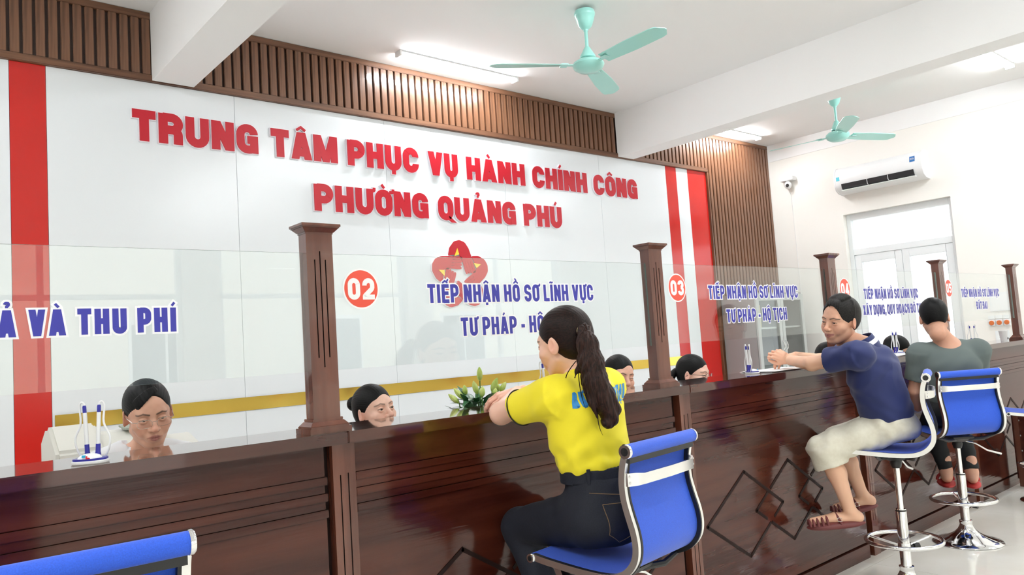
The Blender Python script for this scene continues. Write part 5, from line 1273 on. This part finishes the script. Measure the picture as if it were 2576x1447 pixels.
def w3_extra():
    o = [q for q in bpy.data.objects if q.name.startswith('polo_shirt')][-1]; bv = bvh_of(o)
    # printed words across the back
    h = .050; items = []; x = 0
    for w_, L in (('BƯU', .060), ('ĐIỆN', .076), ('VIỆT', .074), ('NAM', .066)): items += word_layout(w_, x, x + L, h, .0085, .0045); x += L + .012
    m = letters_mesh(items, 0, h, .0085, 0, 0, .0002); me = m.mesh('print', M['print']); bm = bmesh.new(); bm.from_mesh(me)
    bmesh.ops.subdivide_edges(bm, edges=[e for e in bm.edges if e.calc_length() > .012], cuts=2, use_grid_fill=True)
    o0 = V3((1.722, 1.69, 1.172)); ax = V3((.993, .12, .02)); az_ = V3((0, 0, 1)); d = V3((-.10, .99, -.0))
    vs = [o0 + ax * v.co.x + az_ * v.co.z for v in bm.verts]; q = project(vs, bv, d, .0012)
    for v, p in zip(bm.verts, q): v.co = p
    bm.to_mesh(me); bm.free(); link('back_print', me)
    # black line on the sleeve cuff
    a, b = shL + V3((.01, -.01, .0)), V3((1.7025, 2.005, 1.170)); u = (b - a) / np.linalg.norm(b - a); F_ = frame(u)
    for t, r_, mm in ((.012, .0612, M['blkstripe']),):
        c = b - u * t; MB().tube([tuple(c + F_[:, 0] * r_ * cos(k * PI / 20) + F_[:, 2] * r_ * sin(k * PI / 20)) for k in range(40)], .0024, 6, closed=True).build('cuff_stripe', mm)
    # ponytail
    pv = Vol((1.66, 1.58, 1.06), (1.92, 1.86, 1.47), .0034)
    pts = [(1.812, 1.788, 1.412), (1.788, 1.752, 1.418), (1.775, 1.728, 1.375), (1.770, 1.712, 1.31), (1.768, 1.700, 1.25), (1.782, 1.690, 1.20), (1.800, 1.676, 1.160), (1.790, 1.672, 1.128), (1.765, 1.672, 1.118)]; rr = [.014, .018, .030, .037, .038, .040, .030, .020, .006]
    for i in range(len(pts) - 1): pv.cap(pts[i], pts[i + 1], rr[i], rr[i + 1], k=.02 if i else 0)
    pv.cap((1.752, 1.700, 1.26), (1.735, 1.690, 1.19), .016, .006, k=.012); pv.cap((1.735, 1.690, 1.19), (1.748, 1.684, 1.14), .006, .003, k=.01)
    pv.cap((1.765, 1.74, 1.34), (1.725, 1.745, 1.27), .012, .004, k=.012)
    pv.disp(lambda X, Y, Z: .0024 * np.sin(np.arctan2(Y - 1.72 - .0 * Z, X - 1.778) * 9 + 9 * np.sin(Z * 17)) + .0013 * np.sin(np.arctan2(Y - 1.72, X - 1.778) * 23 + Z * 60))
    link('ponytail', sdf_mesh('ponytail', [pv.net(1)], M['hair_tail']))
    c = V3((1.797, 1.765, 1.4165)); F_ = frame((-.55, -.8, .15)); MB().tube([tuple(c + F_[:, 0] * .018 * cos(k * PI / 12) + F_[:, 2] * .018 * sin(k * PI / 12)) for k in range(24)], .0028, 6, closed=True).build('hair_tie', M['gold_tie'])
    for k, (a, b, c_) in enumerate((((1.765, 1.76, 1.33), (1.735, 1.75, 1.25), (1.742, 1.725, 1.17)), ((1.76, 1.77, 1.32), (1.70, 1.78, 1.27), (1.745, 1.80, 1.255)), ((1.78, 1.70, 1.2), (1.74, 1.685, 1.13), (1.765, 1.68, 1.085)))):
        MB().tube(bez(a, b, c_, 12), [.0016] * 8 + [.0013, .001, .0007, .0004], 5).build('hair_strand', M['hair_b'])
    j = [q for q in bpy.data.objects if q.name.startswith('jeans')][-1]; bj = bvh_of(j)
    d = (.12, .99, -.05)
    for xo in (-.118, .018):
        x0 = 1.876 + xo
        P_ = [(x0, 1.65, .872), (x0 + .105, 1.65, .868), (x0 + .100, 1.65, .775), (x0 + .052, 1.65, .748), (x0 + .004, 1.65, .780), (x0, 1.65, .872)]
        stitch('pocket_seam', P_, bj, d, .0011, M['thread'])
    stitch('yoke_seam', [(1.745, 1.72, .905), (1.876, 1.65, .885), (2.005, 1.72, .905)], bj, d, .0010, M['thread'])
    # waistband with loops
    wbv = Vol((1.70, 1.66, .92), (2.05, 1.95, .985), .004); wbv.cone((1.869, 1.809, .930), (1.867, 1.811, .972),   .139, .137, k=0, flat=.82, ref=(.12, .99, 0)); wbv.cone((1.869, 1.809, .92), (1.867, 1.811, .99), .131, .129, k=0, flat=.81, ref=(.12, .99, 0), op='sub')
    link('waistband', sdf_mesh('waistband', [wbv.net(0)], M['denim'])); 
    for a in (150, 215, 265, 310):
        t = math.radians(a); c = V3((1.868 + .137 * cos(t), 1.810 + .111 * sin(t), 0)); MB().box(-.006, .006, -.003, .003, .926, .976).xf(Matrix.Translation((c[0], c[1], 0)) @ Matrix.Rotation(t + PI / 2, 4, 'Z')).build('belt_loop', M['denim'], bevel=.001)
    for s_, kx, ky in ((-1, 1.83, 1.955), (1, 2.015, 1.965)):
        f = Vol((kx - .08, ky - .12, .10), (kx + .08, ky + .22, .32), .006); f.cap((kx, ky, .26), (kx, ky + .01, .19), .036, .034, k=0); f.cap((kx, ky - .02, .165), (kx, ky + .13, .155), .032, .026, k=.02); f.plane((0, 0, .14), (0, 0, -1)); link('shoe', sdf_mesh('shoe', [f.net(1)], M['blackp']))
make_person('woman in a yellow polo shirt with a long dark ponytail, leaning on the counter', pos, R, dict(hair='pony' , hairm='hair_b', male=False, eyes=.004, sc=.985, res=.0022), limbs, hds,
            [cloth('polo_shirt', sv, M['yellow_c']), cloth('collar', collar, M['yellow_c']), cloth('jeans', jn, M['denim']), w3_extra], skin=(0.845, 0.512, 0.384), res=.005, loc=(1.875, 1.80, 0))

# ------------------------------------------------ man in navy
pos = (3.879, 1.940, 1.402); R = azel(-76, -6, 9)
shL, shR = V3((3.790, 1.815, 1.226)), V3((4.150, 1.935, 1.245)); elL, wrL = V3((3.828, 2.092, 1.186)), V3((3.905, 2.262, 1.205)); elR, wrR = V3((4.190, 2.235, 1.185)), V3((4.040, 2.300, 1.220))
B = azel(-24, 0); L_ = V3((3.800, 2.060, .742)); R_ = V3((4.085, 2.140, .735)); aL = V3((3.886, 1.992, .425)); aR = V3((4.161, 2.056, .455))
limbs = [(V3(pos) + R @ V3((0, -.03, -.10)), (3.935, 1.855, 1.262), .050, .054, .02), (shL, shR, .036, .036, .03), (shL, elL, .040, .036, .012), (elL, wrL, .038, .027, .018), (shR, elR, .040, .036, .012), (elR, wrR, .037, .027, .018), ((3.98, 1.85, 1.18), (4.05, 1.83, .9), .10, .09, .05)]
for k_, h_ in ((L_, (3.99, 1.83, .83)), (R_, (4.13, 1.88, .83))): limbs += [((4.05, 1.83, .9), h_, .07, .06, .02), (h_, k_, .06, .045, .02)]
for k_, a_, he, to in ((L_, aL, V3((3.916, 1.968, .388)), V3((3.772, 2.140, .372))), (R_, aR, V3((4.196, 2.030, .414)), V3((4.075, 2.168, .385)))):
    m_ = k_ * .62 + a_ * .38 + V3((.008, -.014, 0)); limbs += [(k_, m_, .050, .048, .02), (m_, a_, .046, .030, .02), (a_, he, .029, .027, .015), (he, (he + to) / 2 + V3((0, 0, .006)), .026, .028, .015), ((he + to) / 2 + V3((0, 0, .006)), to, .027, .019, .012)]
hds = [((wrL, frame((-.10, .80, .42), (-.75, -.30, .45))), dict(side=1, curl=(.55, .75, .5), sc=.98, spread=.05, thumb=(.35, .5), res=.0026)),
       ((wrR, frame((-.86, .30, -.02), (.1, -.35, .9))), dict(side=1, curl=(.35, .5, .4), sc=.98, spread=.05, thumb=(-.5, .4), res=.0026))]
sv = Vol((3.66, 1.62, .80), (4.36, 2.22, 1.32), .005)
sv.ell((3.985, 1.862, 1.135), (.178, .118, .160), B, k=0); sv.ell((4.025, 1.842, 1.02), (.160, .122, .150), B, k=.05); sv.ell((4.055, 1.828, .92), (.158, .128, .125), B, k=.05); sv.ell((4.020, 1.800, 1.12), (.12, .07, .13), B, k=.05)
sv.cap((3.90, 1.85, 1.252), shL + V3((.02, .0, .004)), .044, .058, k=.035); sv.cap((4.0, 1.885, 1.255), shR - V3((.02, 0, 0)), .044, .058, k=.035)
sv.cap(shL, shL + (elL - shL) * .1, .067, .067, k=.03); sv.cap(shR, shR + (elR - shR) * .1, .067, .067, k=.03); sv.cone(shL, shL + (elL - shL) * .64, .068, .063, k=.022); sv.cone(shR, shR + (elR - shR) * .60, .068, .063, k=.022)
folds(sv, [(26, 30, 30, 0, .6), (-34, 20, 44, 1, .5), (18, -40, 60, 2, .4)], .0040)
sv.plane((4.05, 1.83, .842), (.06, .0, -1))
col = Vol((3.80, 1.73, 1.19), (4.05, 1.98, 1.36), .0032); ca = V3((3.948, 1.850, 1.235)); cb2 = V3((3.922, 1.868, 1.306))
col.cone(ca, cb2, .078, .064, k=0); col.cone(ca - (cb2 - ca) * .3, cb2 + (cb2 - ca) * .3, .073, .055, k=.001, op='sub')
st = Vol((3.80, 1.73, 1.19), (4.05, 1.98, 1.36), .0026); u = cb2 - ca
st.cone(ca + u * .42, ca + u * .70, .0745, .0705, k=0); st.cone(ca + u * .30, ca + u * .85, .066, .060, k=.0, op='sub')
shv = Vol((3.66, 1.62, .60), (4.34, 2.30, .95), .0065)
shv.ell((4.062, 1.826, .87), (.155, .125, .10), B, k=0); shv.ell((4.082, 1.812, .835), (.168, .130, .075), B, k=.03)
hL = V3((3.99, 1.83, .835)); hR = V3((4.14, 1.88, .835)); shv.cap(hL, L_ + V3((0, 0, .005)), .092, .078, k=.03); shv.cap(hR, R_ + V3((0, 0, .005)), .092, .078, k=.03)
hemL = L_ + (aL - L_) * .26 + V3((.006, -.004, 0)); hemR = R_ + (aR - R_) * .20
shv.cone(L_ + V3((0, 0, .02)), hemL, .074, .078, k=.03); shv.cone(R_ + V3((0, 0, .02)), hemR, .074, .076, k=.03)
folds(shv, [(30, 26, 40, 0, .6), (-40, 44, 20, 1, .6), (14, 60, -40, 2, .4)], .0045)
shv.cap(hemL, hemL + (hemL - L_) * .8, .062, .062, k=.002, op='sub'); shv.cap(hemR, hemR + (hemR - R_) * .8, .060, .060, k=.002, op='sub')
def sandal(he, to, tone, name='sandal'):
    he, to = V3(he), V3(to); u = (to - he) / np.linalg.norm(to - he); s_ = np.cross(u, (0, 0, 1)); s_ /= np.linalg.norm(s_); up = np.cross(s_, u); mid = (he + to) / 2
    Rr = np.stack([s_, u, up], 1); L = np.linalg.norm(to - he) / 2 + .035
    v = Vol(mid - .2, mid + .2, .0042); v.ell(mid - up * .030, (.044, L, .024), Rr, k=0); v.ell(mid - up * .030 + u * .05, (.048, L * .55, .015), Rr, k=.01)
    v.plane(mid - up * .046, -up); o = [v.net(1)]
    return o, mid, u, s_, up, L
def m6_extra():
    for he, to in (((3.916, 1.968, .388), (3.772, 2.140, .372)), ((4.196, 2.030, .414), (4.075, 2.168, .385))):
        o, mid, u, s_, up, L = sandal(he, to, 0); so = link('sandal', sdf_mesh('sandal', o, M['sandal']))
        st_ = MB()
        for t, hgt, w_ in ((.30, .040, .031), (.46, .036, .032), (.62, .033, .031), (.76, .030, .029), (.88, .027, .026), (-.15, .050, .030)):
            pts = [tuple(mid + u * L * (t + (.12 if t < 0 else 0) * sin(a)) + s_ * (w_ + .006) * cos(a) + up * (-.022 + hgt * sin(a) * 1.05)) for a in [PI * k / 12 for k in range(13)]]
            st_.tube(pts, .0068, 8, flat=(1, 1))
        st_.tube([tuple(mid + u * L * .35 + up * .012), tuple(mid + u * L * .92 + up * .004)], .006, 8)
        o2 = st_.build('strap', M['sandal'], smooth=True)
        pb = mid - u * L * .10 - s_ * .030 + up * .006
        for sg in (-1,): MB().tube([tuple(mid - u * L * .10 + s_ * sg * .040 + up * .004 + u * a_ * .010 + up * b_ * .009) for a_, b_ in ((-1, -1), (1, -1), (1, 1), (-1, 1))], .0016, 6, closed=True).build('buckle', M['chrome'])
make_person('man in a navy polo and beige shorts turning his smiling face to the camera', pos, R,
            dict(hair='recede', hairm='hair_g', eyes=.0040, smile=.65, res=.0022, wrinkles=True, look=(-.25, .05), lip=(.36, .13, .11), brow=.8), limbs, hds,
            [cloth('polo_shirt', sv, M['navy_c']), cloth('collar', col, M['navy_c']), cloth('collar_stripe', st, M['white_k'], 0), cloth('shorts', shv, M['beige_c']), m6_extra], skin=(0.666, 0.365, 0.250), limb_skin=(0.794, 0.474, 0.320), res=.0055, loc=(4.05, 1.83, 0))

# ------------------------------------------------ man in grey, from behind
pos = (5.200, 1.985, 1.384); R = azel(64, -16, 3); f = V3((sin(math.radians(50)), cos(math.radians(50)), 0)); r = V3((cos(math.radians(50)), -sin(math.radians(50)), 0)); Bm = azel(50, 0)
ce_ = V3((5.232, 1.935, 0)); shL = ce_ - r * .175 + V3((0, 0, 1.168)); shR = ce_ + r * .175 + V3((0, 0, 1.168))
elL = shL + f * .06 - r * .03 + V3((0, 0, -.235)); wrL = elL + f * .16 + r * .06 + V3((0, 0, -.13)); elR = shR + f * .12 + r * .02 + V3((0, 0, -.20)); wrR = elR + f * .14 + V3((0, 0, .02))
kL = V3((5.385, 2.150, .70)); kR = V3((5.560, 2.045, .70)); aL = V3((5.378, 2.082, .385)); aR = V3((5.486, 1.968, .372))
limbs = [(V3(pos) + R @ V3((0, -.03, -.09)), ce_ + V3((0, 0, 1.20)) - f * .01, .052, .060, .025), (shL, shR, .036, .036, .03), (shL, elL, .040, .036, .012), (elL, wrL, .036, .026, .015), (shR, elR, .040, .036, .012), (elR, wrR, .036, .026, .015), (ce_ + V3((0, 0, 1.15)), ce_ + V3((0, 0, .9)), .10, .09, .05)]
for k_, a_ in ((kL, aL), (kR, aR)): limbs += [(ce_ + V3((0, 0, .9)), ce_ + V3((0, 0, .80)), .07, .06, .02), (ce_ + V3((0, 0, .80)), k_, .055, .04, .02), (k_, a_, .04, .034, .02)]
ft = V3((.90, .43, 0)); ft /= np.linalg.norm(ft)
for a_ in (aL, aR): limbs += [(a_ + V3((0, 0, .08)), a_, .036, .034, .02), (a_, a_ - ft * .022 - V3((0, 0, .035)), .032, .028, .02), (a_ - V3((0, 0, .04)), a_ + ft * .15 - V3((0, 0, .055)), .030, .022, .02)]
sv = Vol((4.93, 1.58, .78), (5.56, 2.28, 1.28), .007)
sv.ell(ce_ + V3((0, 0, 1.07)), (.178, .118, .165), Bm, k=0); sv.ell(ce_ + V3((0, 0, .93)), (.162, .118, .17), Bm, k=.05); sv.ell(ce_ - f * .04 + V3((0, 0, 1.08)), (.14, .08, .12), Bm, k=.05)
for s_, sh_, el_ in ((-1, shL, elL), (1, shR, elR)):
    sv.cap(ce_ + r * s_ * .06 + V3((0, 0, 1.196)), sh_ - r * s_ * .01, .046, .060, k=.035); sv.cap(sh_, sh_ + (el_ - sh_) * .1, .067, .067, k=.03); sv.cone(sh_, sh_ + (el_ - sh_) * .72, .068, .064, k=.022)
folds(sv, [(30, 30, 30, 0, .6), (-34, 20, 50, 1, .5)], .0028); sv.plane((0, 0, .80), (0, 0, -1))
nb = Vol((5.08, 1.78, 1.14), (5.38, 2.10, 1.30), .004); a0 = ce_ + V3((0, 0, 1.195)); nb.cone(a0 - V3((0, 0, .02)), a0 + f * .01 + V3((0, 0, .028)), .084, .070, k=0); nb.cone(a0 - V3((0, 0, .05)), a0 + f * .02 + V3((0, 0, .06)), .076, .060, k=.001, op='sub')
pv = Vol((5.00, 1.70, .38), (5.75, 2.32, .92), .009); pv.ell(ce_ + V3((0, 0, .80)), (.165, .125, .09), Bm, k=0)
for s_, k_, a_ in ((-1, kL, aL), (1, kR, aR)):
    pv.cap(ce_ + r * s_ * .08 + V3((0, 0, .80)), k_, .088, .066, k=.03); pv.cone(k_, a_ + V3((0, 0, .018)), .064, .044, k=.03)
folds(pv, [(36, 30, 50, 0, .6), (-30, 50, 70, 1, .6)], .003)
def m9_extra():
    for a_ in (aL, aR):
        m_ = a_ + ft * .055 - V3((0, 0, .085)); Rr = frame(ft); v = Vol(m_ - .16, m_ + .16, .0045)
        v.ell(m_, (.050, .135, .017), Rr, k=0); v.ell(m_ + ft * .04, (.054, .09, .016), Rr, k=.01); v.plane(m_ - V3((0, 0, .012)), (0, 0, -1)); link('slipper', sdf_mesh('slipper', [v.net(1)], M['slipper']))
        s_ = np.cross(ft, (0, 0, 1)); pts = [tuple(m_ + ft * .055 + s_ * .048 * cos(t) + V3((0, 0, .012 + .045 * sin(t)))) for t in [PI * k / 12 for k in range(13)]]
        MB().tube(pts, .008, 8).tube([tuple(V3(p) + ft * .03 - V3((0, 0, .004))) for p in pts], .008, 8).build('slipper_band', M['slipper'], smooth=True)
make_person('man in a grey T-shirt and black trousers seen from behind, wearing red slippers', pos, R, dict(hair='crop', hairm='hair_k', res=.0026, sc=1.0), limbs, (),
            [cloth('t_shirt', sv, M['grey_c']), cloth('neckband', nb, M['grey_c'], 0), cloth('trousers', pv, M['black_c']), m9_extra], skin=(0.589, 0.307, 0.205), limb_skin=(0.640, 0.346, 0.243), res=.006, loc=(5.235, 1.935, 0))
